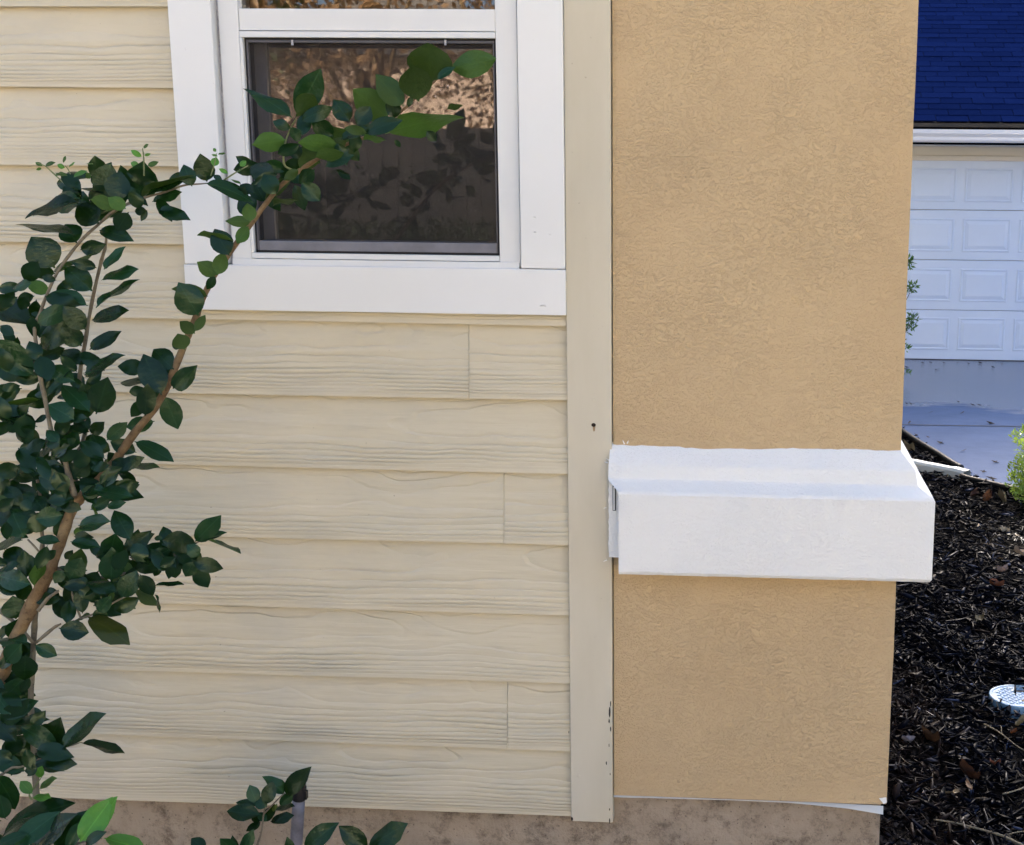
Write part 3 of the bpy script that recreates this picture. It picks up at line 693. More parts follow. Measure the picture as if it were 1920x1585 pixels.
# ------------------------------------------------------------------ leaves
def leaf_mesh(name, mat, droop, fold, wave, fat, twist=0.0):
    U = [0.0, 0.055, 0.085, 0.14, 0.25, 0.40, 0.57, 0.73, 0.85, 0.93, 0.975, 1.0]
    V = [-1.0, -0.5, 0.0, 0.5, 1.0]
    vs = []; fs = []
    for i, u in enumerate(U):
        q = max(0.0, (u-0.05)/0.95)
        hw = 0.5*max(0.0, math.sin(math.pi*q**fat))**0.70*(1.0 if q < 0.72 else 1.0-0.42*((q-0.72)/0.28)**1.5) if 0 < q < 1 else 0.0
        hw = max(hw, 0.022 if u < 0.1 else 0.008)
        for v in V:
            z = -droop*u*u + fold*abs(v)*hw + wave*math.sin(u*7.0+(1.5 if v > 0 else 0))*abs(v)*hw + twist*v*hw*u
            vs.append((u, v*hw, z+droop*0.25*u-0.10*hw*v*v))
    n = len(V)
    for i in range(len(U)-1):
        for j in range(n-1): fs.append((i*n+j, (i+1)*n+j, (i+1)*n+j+1, i*n+j+1))
    return MB().add(vs, fs).mesh(name, mat, smooth=True, fix=False)
LEAF = {}
for key, mt in (('d', M['leaf']), ('n', M['leafn']), ('y', M['leafy'])):
    LEAF[key] = [leaf_mesh('leaf', mt, 0.10, 0.18, 0.08, 0.90), leaf_mesh('leaf', mt, 0.24, 0.10, 0.14, 0.86, 0.15), leaf_mesh('leaf', mt, 0.03, 0.28, 0.12, 0.96, -0.12), leaf_mesh('leaf', mt, 0.34, 0.20, 0.06, 0.88, 0.08), leaf_mesh('leaf', mt, 0.17, 0.24, 0.18, 0.82, -0.2)]
LR = random.Random(21)
def leaf(parent, x0, y0, x1, y1, w, kind, Y, jit=0.06):
    Yb = Y+LR.uniform(-jit, jit)
    B = at(x0, y0, Yb)
    Lp = math.hypot(x1-x0, y1-y0)*depth(B)/F
    T = at(x1, y1, Yb+LR.uniform(-0.45, 0.35)*Lp)
    t = (T-B); L = t.length*1.05; t.normalize()
    v = (CAM-(B+T)*0.5).normalized()
    n0 = (v-t*v.dot(t)).normalized(); s0 = n0.cross(t)
    wm = w*depth(B)/F*1.10; wf = max(wm, 0.46*L)
    a = math.acos(min(1.0, wm/wf))*0.9+LR.uniform(-0.15, 0.15)
    under = kind == 'u'
    up = 1.0 if s0.z > 0 else -1.0
    n = n0*math.cos(a)+s0*(math.sin(a)*(-up if under else up))
    if under: n = -n
    s = n.cross(t)
    mk = {'u': 'd', 'd': 'd', 'n': 'n', 'y': 'y'}[kind]
    o = bpy.data.objects.new('leaf', LR.choice(LEAF[mk])); col.objects.link(o)
    Mx = Matrix((t*L, s*wf, n*L)).transposed().to_4x4(); Mx.translation = B
    o.parent = parent; o.matrix_parent_inverse = parent.matrix_basis.inverted(); o.matrix_basis = Mx
    return o
def branch(parent, name, pts, Y, mat, seg=4, n=8):
    """pts: (x, y, radius in photograph pixels[, extra depth])"""
    P = smooth_path([(p[0], p[1], p[2], (p[3] if len(p) > 3 else 0.0)) for p in pts], seg)
    W_ = [at(p[0], p[1], Y+p[3]) for p in P]; R_ = [max(0.3, p[2]*(0.84 if name == 'trunk' else 1.0))*depth(w)/F for p, w in zip(P, W_)]
    r = random.Random(int(pts[0][0]*7+pts[0][1]))
    R_ = [q*r.uniform(0.89, 1.10)*(1.16 if r.random() < 0.12 else 1.0) for q in R_]
    return MB().tube(W_, R_, n).build(name, mat, parent, smooth=True)

# ------------------------------------------------------------------ the tall shrub on the left
YS = -0.52
S = empty('tall_shrub', at(10, 1690, YS)); S.location.z = 0.0; S.location = (at(-60,1500,YS).x, YS, 0.0)
tag(S, 'tall leggy evergreen shrub reaching across the window with glossy dark leaves', 'shrub')
gb = S.location
branch(S, 'trunk', [(-95,1700,16),(-40,1420,15.5),(-12,1300,15),(20,1220,14.5),(45,1165,14),(85,1085,13),(112,1020,12),(133,960,11.5),(152,932,11),(180,905,10),(215,865,9.5),(250,815,9),(290,765,8.5),(315,720,8),(340,660,7.5),(365,600,7),(380,560,6.8),(400,520,6.6),(430,475,6.4),(470,420,6),(500,380,5.6),(530,345,5.2),(580,308,4.8),(640,275,4),(700,250,3.4),(745,215,3),(790,175,2.4),(830,140,1.8),(850,127,1.2)], YS, M['bark'], 4, 9)
branch(S, 'stem', [(72,1720,6.5),(70,1600,6),(68,1500,6),(66,1440,5.5),(58,1330,5.2),(60,1260,5),(63,1205,5),(66,1150,4.6),(70,1110,4),(75,1050,3.8),(80,1020,3.6),(78,990,3.2),(76,940,3),(70,900,2.4)], YS+0.03, M['twig'])
branch(S, 'stem', [(63,1206,3.4),(30,1170,3.4),(0,1146,3.2),(-30,1120,3)], YS, M['twig'])
branch(S, 'stem', [(68,1205,3),(100,1178,3),(114,1170,1.8)], YS, M['twig'])
branch(S, 'stem', [(140,930,6),(128,890,5.2),(118,850,4.6),(98,815,4.2),(87,760,4),(76,710,3.8),(70,660,3.5),(65,615,3.2),(76,585,3),(87,555,3),(108,510,3),(135,472,3),(158,445,2.8),(186,420,2.6),(215,395,2.4),(262,374,2.2),(310,360,2),(345,348,1.7),(378,345,1.3),(395,343,0.9)], YS-0.03, M['twig'])
branch(S, 'stem', [(140,925,5),(143,880,4.4),(150,845,4.2),(161,800,4),(152,745,3.8),(150,700,3.8),(160,640,3.6),(168,590,3.4),(178,540,3.2),(190,490,3),(198,460,2.6),(200,430,1.8)], YS+0.02, M['twig'])
branch(S, 'stem', [(186,420,2.2),(225,390,2.2),(262,371,2),(300,352,1.5),(340,335,1)], YS-0.02, M['green_twig'])
branch(S, 'stem', [(98,1060,4),(140,1085,3.2),(190,1083,2.6),(235,1075,2.4),(300,1050,2.2),(345,1032,1.8),(372,1016,1.5),(395,1008,0.9)], YS+0.02, M['twig'])
branch(S, 'stem', [(72,1145,3.6),(90,1122,3.2),(110,1108,2.4)], YS-0.02, M['twig'])
branch(S, 'stem', [(150,1160,1.6),(165,1156,2),(190,1144,1.9),(215,1129,1.8),(250,1112,1.4),(262,1105,0.8)], YS, M['twig'])
branch(S, 'stem', [(128,1090,2.4),(140,1130,2.2),(152,1160,2)], YS, M['twig'])
branch(S, 'stem', [(560,322,2.2),(535,312,2),(532,290,1.8),(536,265,1.6),(545,240,1.5),(556,222,1)], YS, M['green_twig'])
branch(S, 'stem', [(0,1455,2.6),(22,1440,2.4),(40,1438,2),(70,1425,1.8),(105,1408,1.6),(140,1396,1.5),(152,1392,1)], YS, M['twig'])
branch(S, 'stem', [(52,1012,1.6),(62,1022,1.8),(78,1040,2)], YS, M['twig'])
branch(S, 'stem', [(150,368,1.4),(125,348,1.3),(105,330,1.2),(85,312,1),(70,306,0.5)], YS-0.02, M['green_twig'])
branch(S, 'stem', [(140,360,1.3),(137,345,1.1),(130,322,1),(122,311,0.6)], YS-0.02, M['green_twig'])
branch(S, 'stem', [(270,330,1.4),(270,308,1.3),(269,290,1.1),(267,278,0.7)], YS-0.02, M['green_twig'])
branch(S, 'stem', [(395,330,1.2),(402,308,1.1),(406,288,0.7)], YS-0.02, M['green_twig'])
branch(S, 'stem', [(412,342,1.6),(420,338,1.5),(440,325,1.3),(465,311,0.8)], YS-0.02, M['green_twig'])
branch(S, 'stem', [(60,1500,1.6),(55,1490,1.6),(66,1475,1.5),(76,1460,1)], YS-0.03, M['green_twig'])
LV = '''
150 372 52 382 22 d;172 384 95 380 20 d;142 442 34 415 14 d;186 420 143 383 46 d;144 456 121 419 40 d;186 432 238 440 22 d;188 367 206 309 42 d;214 377 226 324 42 d
196 366 143 343 7 d;168 374 228 386 25 u;150 380 47 398 9 d;262 370 268 309 54 d;388 341 377 292 34 d;360 350 345 311 27 d;262 372 358 323 9 u;275 366 338 338 14 d
285 379 332 355 14 d;252 396 274 396 16 d;276 394 265 414 10 d;241 398 220 432 32 d;384 344 472 363 18 d;417 338 399 328 10 d;230 372 245 355 24 d;236 392 205 372 24 u
85 312 99 303 5 n;80 312 67 305 6 n;78 315 68 319 5 n;103 330 116 322 4 n;119 306 123 293 5 n;138 333 158 318 7 n;127 330 103 322 7 n;122 315 107 309 9 n;130 314 139 304 3 n;175 309 161 304 2 n
168 336 163 324 9 n;137 358 114 352 10 n;142 364 120 365 9 n;266 294 246 283 10 n;269 278 278 271 5 n;271 292 281 289 5 n;263 312 243 305 11 n;277 311 296 304 9 n;400 312 406 296 14 n;405 285 400 278 6 n
409 290 422 287 4 n;428 326 411 317 7 n;450 312 461 302 10 n;452 346 434 336 4 n;408 294 397 290 4 n;454 318 441 322 4 n
438 452 373 441 17 u;430 480 403 431 38 d;408 516 375 494 28 u;408 516 418 476 26 u;404 518 388 542 16 d;372 592 338 536 48 d;390 556 333 535 18 u;366 626 338 604 22 u;365 622 384 592 16 u;346 656 334 627 30 u;340 652 322 645 14 d
326 693 285 654 38 d;303 741 271 667 46 d;272 780 275 727 32 d;324 729 364 691 32 d;308 742 333 803 36 d;290 790 239 801 28 d;252 828 323 861 24 d
548 222 472 163 20 d;555 218 596 140 38 d;556 219 590 177 32 u;565 227 614 202 20 d;546 241 513 229 16 d;536 262 481 271 30 u;544 256 562 248 20 d;656 229 629 191 27 d;668 236 691 204 25 d;600 306 567 284 46 u;636 276 567 262 23 u
626 256 588 229 26 d;676 266 614 244 18 u;688 249 652 240 14 u;640 262 682 240 16 d;560 300 548 272 20 d;590 296 640 285 18 u
730 223 668 174 43 u;757 199 711 147 35 u;785 191 774 126 47 u;808 156 804 87 66 u;842 131 925 111 37 u;740 223 735 183 22 d;765 201 772 181 10 d;820 150 846 124 12 d;722 251 846 209 36 u;838 206 866 196 8 u;740 262 751 276 9 d;800 245 816 263 14 d;686 251 737 224 18 d;680 263 722 258 10 u
700 250 676 232 16 d;612 290 645 262 20 u
540 319 499 308 19 d;520 336 469 314 32 d;498 380 477 343 28 d;480 396 449 374 32 d;546 336 502 366 20 u;560 318 535 336 14 u;590 318 561 343 22 d;610 313 651 290 16 d;630 318 656 331 9 d;565 342 596 373 26 d;552 346 571 389 20 d;512 386 554 370 8 u;470 416 431 415 20 u;470 416 465 384 24 u;466 424 444 456 22 u;460 352 448 366 14 d;478 362 452 348 16 d
103 503 61 447 58 d;110 511 176 470 12 u;150 469 196 459 26 d;195 506 229 463 19 d;190 526 248 497 12 d;180 578 251 520 22 d;172 601 234 580 18 d;168 656 222 622 24 d;182 503 134 490 19 d;173 546 122 500 40 d;165 574 97 550 28 d;106 526 77 519 14 d;92 549 54 530 24 u;60 531 20 539 18 d
60 612 -20 558 45 d;65 706 -16 640 50 d;76 592 58 587 9 d;70 606 119 577 30 d;161 619 121 577 35 d;78 656 130 588 30 d;153 649 117 614 35 d;78 655 52 650 14 d
78 669 119 654 26 d;150 684 117 654 35 d;159 700 224 663 24 d;158 704 204 685 23 d;70 713 116 682 8 u;141 716 94 689 31 d;88 742 121 711 14 d;98 736 63 741 16 d;75 749 4 763 11 u;70 801 -12 769 26 d;169 773 117 721 32 d;180 777 201 711 45 d;166 746 155 721 25 d;139 787 94 759 38 d;90 779 63 791 10 d
149 833 104 799 33 d;160 816 150 774 28 d;170 813 193 794 22 d;88 824 34 855 22 d;106 841 45 853 24 d;200 826 236 794 25 d;256 849 209 829 27 d;190 849 174 814 30 d;110 830 88 806 20 d;130 800 150 812 26 d;175 830 205 845 24 d
214 881 263 857 22 d;209 864 244 881 28 d;238 876 296 873 5 d;221 883 255 903 12 d;177 919 244 928 25 d;170 956 207 934 22 d;200 951 233 942 16 d;147 986 203 978 29 d;172 950 183 971 7 n;138 1001 157 993 15 n;139 1006 169 1008 20 d;132 1016 185 1025 20 d
66 901 13 884 24 d;64 886 37 868 18 d;129 886 65 874 32 d;126 906 74 894 37 d;139 891 166 869 31 d;181 881 167 849 27 d;126 921 87 946 33 d;76 937 1 924 45 d;18 946 -12 934 20 u;23 976 -12 964 35 d;71 986 24 959 37 d;96 949 61 956 10 u;119 966 69 973 35 d;45 1009 24 964 41 d;43 1013 -12 1023 22 d;113 1016 67 1008 18 d;105 1006 116 974 18 d;152 921 187 925 24 d;96 925 120 960 30 d;110 940 150 955 26 d;104 900 112 930 26 d;150 900 128 868 26 d;84 958 60 930 30 d;10 912 40 945 26 d
50 1085 45 1034 27 d;38 1056 -6 1068 14 d;59 1096 -12 1079 37 d;64 1101 81 1049 16 u;106 1031 82 1051 16 d;82 1091 99 1071 18 d;118 1069 103 1093 20 d;122 1049 135 1034 14 d;140 1082 150 1031 31 u;130 1087 151 1049 34 d;125 1089 151 1127 39 d;128 1163 107 1117 31 d;155 1151 150 1104 25 d;166 1099 144 1087 20 d;219 1111 162 1087 27 d;201 1114 162 1123 16 d;184 1148 206 1121 23 d;202 1128 214 1111 10 u;30 1161 25 1121 41 d;110 1178 164 1186 35 d;165 1157 238 1193 29 y;171 1152 134 1161 8 d;53 1206 -6 1191 25 d;65 1209 105 1229 24 d;118 1100 160 1095 22 d
245 1013 215 959 35 d;230 1041 281 999 31 d;205 1046 215 1005 37 d;208 1089 210 1039 41 d;313 1046 244 1041 25 d;309 1050 251 1071 31 d;369 1019 304 1014 39 d;306 1010 287 1008 10 d;366 1016 406 973 33 d;374 1016 423 999 10 d;389 1013 449 1036 6 d;373 1043 354 1024 23 d;362 1053 415 1066 27 d;362 1054 347 1081 25 d;324 1054 329 1083 23 d;366 1045 329 1051 23 d;319 1057 297 1069 14 d;228 1121 251 1077 35 d;262 1077 287 1117 27 d;288 1099 343 1096 6 d;251 1109 297 1133 20 u;290 1114 302 1147 9 d;228 1127 259 1119 6 u;229 1054 246 1073 16 u;300 1040 330 1020 26 d;270 1060 310 1030 20 d
41 1207 4 1246 33 d;48 1227 45 1276 41 d;46 1269 -6 1326 33 d;56 1271 39 1299 16 d;4 1346 65 1315 26 d;-6 1376 79 1346 30 d;80 1421 112 1349 43 d;110 1401 39 1364 37 d;112 1406 193 1341 35 d;151 1393 231 1411 22 d;77 1429 138 1429 23 d;4 1416 43 1384 31 d;-6 1424 36 1441 31 d;66 1431 47 1407 27 d;71 1441 47 1446 20 d;-9 1453 36 1516 35 d;10 1536 0 1494 27 d
78 1459 70 1433 14 n;74 1479 105 1460 12 n;61 1489 39 1466 19 n;62 1495 91 1490 8 n;2 1571 106 1491 21 d;38 1536 99 1525 14 d;20 1340 -10 1300 30 d;30 1390 -8 1350 30 d
'''
cnt = 0
for row in LV.replace('\n', ';').split(';'):
    q = row.split()
    if len(q) == 6:
        x0_, y0_, x1_, y1_, w_ = [float(a) for a in q[:5]]
        if x0_ > 450 and y0_ < 400 and w_ > 12:                       # the crowded spray over the window
            x1_ += (x1_-x0_)*0.08; y1_ += (y1_-y0_)*0.08; w_ *= 1.2
        leaf(S, x0_, y0_, x1_, y1_, w_, q[5], YS-0.025, 0.045); cnt += 1

# inner leaves too crowded to pick apart, one joined part
def inner_foliage():
    r = random.Random(77); m = MB(); zones = [(-20,80,540,700,24),(-20,60,700,880,14),(110,235,840,940,14),(70,140,480,600,12),(-20,70,880,1000,22),(40,165,650,850,32),(60,170,830,980,30),(150,220,820,940,12),(-15,90,1020,1110,12),(100,220,1040,1150,28),(230,370,1020,1075,24),(140,320,330,395,30),(460,545,310,370,10),(560,680,240,290,10),(-20,60,1180,1300,16),(-20,90,1300,1450,26),(-20,40,1450,1580,8),(270,300,660,760,6)]
    global LEAF
    for (x0, x1, y0, y1, n) in zones:
        for _ in range(n):
            x, y = r.uniform(x0, x1), r.uniform(y0, y1); a = r.uniform(0, 6.28); L = r.uniform(32, 60)
            o = leaf(S, x, y, x+L*math.cos(a), y+L*0.8*math.sin(a), L*r.uniform(0.35, 0.62), 'd', YS+0.02, 0.09)
            me = o.data; Mx = o.matrix_basis; m.add([Mx @ v.co for v in me.vertices], [tuple(p.vertices) for p in me.polygons])
            bpy.data.objects.remove(o)
    o = m.build('inner_foliage', M['leaf'], S, smooth=True, fix=False); tag(o, kind='stuff')
inner_foliage()

# ------------------------------------------------------------------ low shrubs along the foot of the wall
def low_plant(name, label, base, stems, leaves, Y, jit=0.03):
    o = empty(name, (at(base[0], base[1], Y).x, Y, 0.0)); tag(o, label, 'shrub')
    for s_ in stems: branch(o, 'stem', s_, Y, M['twig'])
    for row in leaves.replace('\n', ';').split(';'):
        q = row.split()
        if len(q) == 6: leaf(o, *[float(a) for a in q[:5]], q[5], Y, jit)
    return o
low_plant('low_shrub', 'low shrub in the bottom left corner with two bright young leaves', (110,1700),
    [[(120,1760,4),(120,1680,3.6),(122,1620,3),(140,1585,2.4),(185,1572,2)], [(120,1640,3),(70,1610,2.5),(30,1590,2)], [(122,1640,3),(100,1600,2)]],
    '25 1592 97 1524 35 d;56 1597 127 1529 37 d;100 1597 167 1519 31 d;126 1592 152 1543 25 d;-6 1587 43 1561 16 d;150 1579 206 1501 45 n;188 1556 213 1497 11 n;195 1572 270 1592 31 n;160 1585 186 1560 16 d;140 1600 185 1580 20 u;60 1620 20 1600 40 d;90 1640 150 1610 40 d;130 1640 60 1630 40 d', -0.74)
low_plant('small_shrub', 'small dark leaved shrub shoot beside the grey sprinkler riser', (470,1650),
    [[(465,1760,2.6),(470,1660,2.4),(480,1595,2),(490,1560,1.8),(494,1530,1.6),(497,1512,1.2)], [(496,1525,1.4),(520,1500,1.3),(533,1488,1)]],
    '490 1529 428 1521 26 d;486 1512 444 1505 14 d;481 1506 469 1474 23 d;498 1509 509 1469 25 d;501 1513 479 1499 22 d;534 1489 499 1456 18 d;535 1491 569 1447 29 d;524 1511 549 1489 20 d;514 1521 551 1512 12 d;495 1541 511 1514 18 d;507 1541 544 1526 17 d;489 1541 462 1559 14 d;500 1540 484 1524 14 d;512 1522 518 1510 8 y;492 1526 470 1540 18 d', -0.30)
low_plant('ground_shoot', 'leafy shoot tips poking up left of the grey riser at the bottom edge', (430,1680),
    [[(425,1780,2.4),(430,1650,2.2),(440,1610,1.8),(448,1595,1.2)], [(430,1650,2),(395,1610,1.6),(384,1594,1.2)]],
    '452 1604 469 1561 19 d;444 1600 414 1574 23 d;386 1596 360 1573 23 d;440 1610 436 1570 18 d;450 1640 480 1615 24 d;420 1640 380 1630 24 d', -0.40)
low_plant('ground_shoot', 'upright pair of broad leaves with pale spots right of the grey riser', (690,1690),
    [[(640,1800,2.6),(670,1680,2.4),(688,1610,2),(690,1592,1.4)], [(660,1700,2),(600,1630,1.6),(572,1598,1.2)], [(600,1640,1.8),(555,1605,1.2),(546,1600,0.8)]],
    '690 1594 638 1551 33 d;690 1594 747 1544 31 d;571 1598 613 1547 27 d;546 1604 540 1577 18 d;690 1610 650 1600 26 d;688 1615 735 1605 26 d', -0.36)

# ------------------------------------------------------------------ sprinkler riser
YR = -0.22
SR = empty('sprinkler_riser', (at(545,1600,YR).x, YR, 0)); tag(SR, 'grey plastic sprinkler riser with black head against the foundation', 'pipe')
def riser():
    def ring(pts, rad): return [at(x, y, YR) for x, y in pts], [r*depth(at(555,1500,YR))/F for r in rad]
    p, r = ring([(551,1720),(553,1650),(555.5,1585),(558.5,1530),(560.5,1496)], [11.5]*5); p[0].z = -0.02
    MB().tube(p, r, 20).build('pipe', M['pipe'], SR, smooth=True)
    p, r = ring([(560.5,1499),(560.6,1498),(561.5,1480),(562,1475),(562.2,1474)], [11.9,12.6,12.6,12.2,8])
    MB().tube(p, r, 20).build('cap', M['blackplastic'], SR, smooth=False)
    p, r = ring([(565,1476),(567,1462),(567.4,1459)], [7.5,7.2,5.5])
    MB().tube(p, r, 14).build('nozzle', M['blackplastic'], SR, smooth=False)
    a = at(574,1489,YR); MB().box(a.x-0.004,a.x+0.003,YR-0.006,YR+0.006,a.z-0.012,a.z+0.008).build('lug', M['blackplastic'], SR, bevel=0.001)
riser()

# ------------------------------------------------------------------ mulch
M['chip'] = mat_attr('dyed_black_mulch', 0.34, 0.26)
def visible_right(y): return 0.70+0.205*(y)           # x of the right picture edge on the ground
def mulch(name, N, area, seed, lmin=0.018, lmax=0.085, keep=None):
    r = np.random.default_rng(seed)
    x = r.uniform(area[0], area[1], N); y = area[2]+(area[3]-area[2])*r.power(0.75, N) if False else r.uniform(area[2], area[3], N)
    ok = np.array([mulch_side(a, b-0.04) and (keep is None or keep(a, b)) for a, b in zip(x, y)])
    x = x[ok]; y = y[ok]; N = len(x)
    L = lmin+(lmax-lmin)*r.beta(1.3, 3.2, N); Wd = np.minimum(L*0.5, r.uniform(0.004, 0.014, N)+0.010*(r.random(N) > 0.85)); Th = r.uniform(0.0012, 0.004, N)
    yaw = r.uniform(0, 2*np.pi, N); pit = r.normal(0, 0.33, N); rol = r.uniform(-0.9, 0.9, N)
    hum = 0.016*np.sin(x*7.3+1)*np.sin(y*5.1)+0.012*np.sin(x*17+y*11)
    z = 0.012+hum+np.abs(r.normal(0, 0.012, N))
    bend = r.normal(0, 0.18, N)
    cu = np.array([(-1,-.5),( -0.1,-1),(1,-.35),(1,.35),(0.1,1),(-1,.5)])
    base = np.zeros((N, 12, 3))
    for k, (u, v) in enumerate(cu):
        for s_ in (0, 1):
            i = k+6*s_
            base[:, i, 0] = u*L/2*(1+r.uniform(-0.15, 0.15, N)); base[:, i, 1] = v*Wd/2+bend*L*0.25*(u*u); base[:, i, 2] = (s_-0.5)*Th+0.12*bend*L*(u*u)
    cx, sx = np.cos(rol), np.sin(rol); Y0 = base[:,:,1]*cx[:,None]-base[:,:,2]*sx[:,None]; Z0 = base[:,:,1]*sx[:,None]+base[:,:,2]*cx[:,None]
    cp, sp = np.cos(pit), np.sin(pit); X1 = base[:,:,0]*cp[:,None]-Z0*sp[:,None]; Z1 = base[:,:,0]*sp[:,None]+Z0*cp[:,None]
    cy, sy = np.cos(yaw), np.sin(yaw); X2 = X1*cy[:,None]-Y0*sy[:,None]; Y2 = X1*sy[:,None]+Y0*cy[:,None]
    V = np.stack([X2+x[:,None], Y2+y[:,None], Z1+z[:,None]], -1).reshape(-1, 3)
    tf = np.array([(6,7,10,11),(7,8,9,10),(0,5,4,1),(1,4,3,2)]+[(k, (k+1)%6, 6+(k+1)%6, 6+k) for k in range(6)])
    Fc = (tf[None]+12*np.arange(N)[:,None,None]).reshape(-1, 4)
    me = bpy.data.meshes.new(name); me.vertices.add(len(V)); me.vertices.foreach_set('co', V.ravel())
    me.loops.add(Fc.size); me.loops.foreach_set('vertex_index', Fc.ravel().astype(np.int32))
    me.polygons.add(len(Fc)); me.polygons.foreach_set('loop_start', np.arange(0, Fc.size, 4, dtype=np.int32)); me.polygons.foreach_set('loop_total', np.full(len(Fc), 4, dtype=np.int32))
    me.update(calc_edges=True)
    q = r.random(N); c = np.empty((N, 3)); sh = r.uniform(0.5, 1.6, N)[:, None]
    c[:] = np.array([0.0018, 0.0019, 0.0032])*sh
    c[q > 0.80] = (np.array([0.005, 0.006, 0.011])*sh)[q > 0.80]
    c[q > 0.95] = (np.array([0.016, 0.010, 0.008])*sh)[q > 0.95]
    c[q > 0.966] = (np.array([0.040, 0.050, 0.085])*sh)[q > 0.966]
    c[q > 0.997] = (np.array([0.16, 0.12, 0.08])*sh)[q > 0.997]
    near = (x < 0.62) & (y < 1.6) & (r.random(N) < 0.65)                       # bare reddish soil beside the column
    c[near] = (np.array([0.012, 0.008, 0.0065])*sh)[near]
    at_ = me.attributes.new('tint', 'FLOAT_COLOR', 'FACE'); cc = np.ones((N*10, 4), np.float32); sp = np.where(r.random(N) > 0.90, r.uniform(0.3, 0.8, N), r.uniform(0.04, 0.16, N)); cc[:, 3] = np.repeat(sp, 10); cc[:, :3] = np.repeat(c, 10, 0); at_.data.foreach_set('color', cc.ravel())
    o = link(name, me, None, M['chip']); tag(o, 'shredded black mulch chips spread over the planting bed', 'mulch', None, 'stuff'); return o
inview = lambda a, b: a < visible_right(b)+1.7
mulch('mulch', 31000, (0.22, 3.1, -0.6, 2.6), 1, 0.025, 0.13, keep=inview)
mulch('mulch', 24000, (0.22, 3.2, 2.6, 7.5), 2, 0.03, 0.14, keep=inview)
mulch('mulch', 6000, (-3.2, 1.4, -0.92, -0.02), 3)
# clods and crumbs of bare soil at the foot of the column
def clods():
    r = np.random.default_rng(9); m = MB()
    for i in range(900):
        x = 0.30+abs(r.normal(0, 0.16)); y = r.uniform(0.0, 1.5); s_ = r.uniform(0.003, 0.012)
        z = 0.008+r.uniform(0, 0.018)
        q = [Vector((r.normal(), r.normal(), r.normal())).normalized()*s_*r.uniform(0.7, 1.2) for _ in range(6)]
        dirs = [(1,0,0),(-1,0,0),(0,1,0),(0,-1,0),(0,0,1),(0,0,-1)]
        vs = [(x+d[0]*s_*r.uniform(0.6,1.2), y+d[1]*s_*r.uniform(0.6,1.2), z+d[2]*s_*r.uniform(0.5,0.9)) for d in dirs]
        m.add(vs, [(0,2,4),(2,1,4),(1,3,4),(3,0,4),(2,0,5),(1,2,5),(3,1,5),(0,3,5)])
    o = m.build('soil_crumbs', plain('reddish_soil', (0.020, 0.013, 0.010), 0.95, 0.6, 40.0), None, fix=False); tag(o, 'crumbly reddish brown soil at the foot of the column', 'soil', None, 'stuff')
clods()
# ------------------------------------------------------------------ things on the mulch bed
def edging():
    pts = [on_ground(x, y+4) for x, y in [(1560,700),(1600,741),(1650,785),(1691,817),(1722,839),(1758,861),(1785,879),(1803,889)]]
    for p in pts: p.z = 0.035
    P = [Vector(q) for q in smooth_path(pts, 4)]
    def strip(P, name, label, top):
        o = empty(name, (P[0].x, P[0].y, 0)); tag(o, label, 'edging')
        m = MB(); vs = []
        for p in P: vs += [(p.x, p.y, -0.03), (p.x, p.y, top), (p.x-0.006, p.y-0.008, top), (p.x-0.006, p.y-0.008, -0.03)]
        fs = [(i*4+j, (i+1)*4+j, (i+1)*4+j+1, i*4+j+1) for i in range(len(P)-1) for j in range(3)]+[(0,1,2,3)]
        m.add(vs, fs).build('strip', M['blackplastic'], o)
        MB().tube([Vector((p.x-0.003, p.y-0.004, top+0.008)) for p in P], 0.017, 10).build('rolled_rim', M['blackplastic'], o, smooth=True)
    strip(P, 'landscape_edging', 'black plastic edging along the driveway curve, ending at the drain pipe', 0.05)
    pts = [on_ground(x, y+6) for x, y in [(1802,902),(1815,906),(1835,911),(1868,919),(1920,931),(2000,950),(2120,982)]]
    P = [Vector(q) for q in smooth_path(pts, 4)]
    strip(P, 'landscape_edging', 'black plastic edging on the near side of the drain pipe', 0.045)
edging()
def drain():
    Zp = 0.05; a = on_ground(1640,857,Zp); b = on_ground(1722,873,Zp); c = on_ground(1790,886,Zp); d = on_ground(1813,892,Zp)
    o = empty('downspout_pipe', (b.x, b.y, 0)); tag(o, 'white corrugated downspout extension lying from the column to the driveway', 'pipe')
    t = (d-a).normalized(); s_ = Vector((t.y, -t.x, 0)); W_, Hh = 0.036, 0.03
    M['drainw'] = mat_white('white_drain_pipe', (0.74, 0.77, 0.74), 0.4)
    def section(pa, pb, sc):
        m = MB(); vs = []; n = 24
        prof = [(-1,-1),(-1,0.5),(-0.7,1),(-0.35,0.9),(0,1),(0.35,0.9),(0.7,1),(1,0.5),(1,-1)]
        for q in (pa, pb):
            for u, v in prof: vs.append(q+s_*u*W_*sc+Vector((0,0,v*Hh*sc)))
        k = len(prof); fs = [(j, j+1, k+j+1, k+j) for j in range(k-1)]+[(k-1, 0, k, 2*k-1)]
        return m.add(vs, fs)
    section(a, c, 1.0).build('pipe', M['drainw'], o)
    section(c-t*0.02, d, 1.12).build('outlet', M['drainw'], o)
drain()
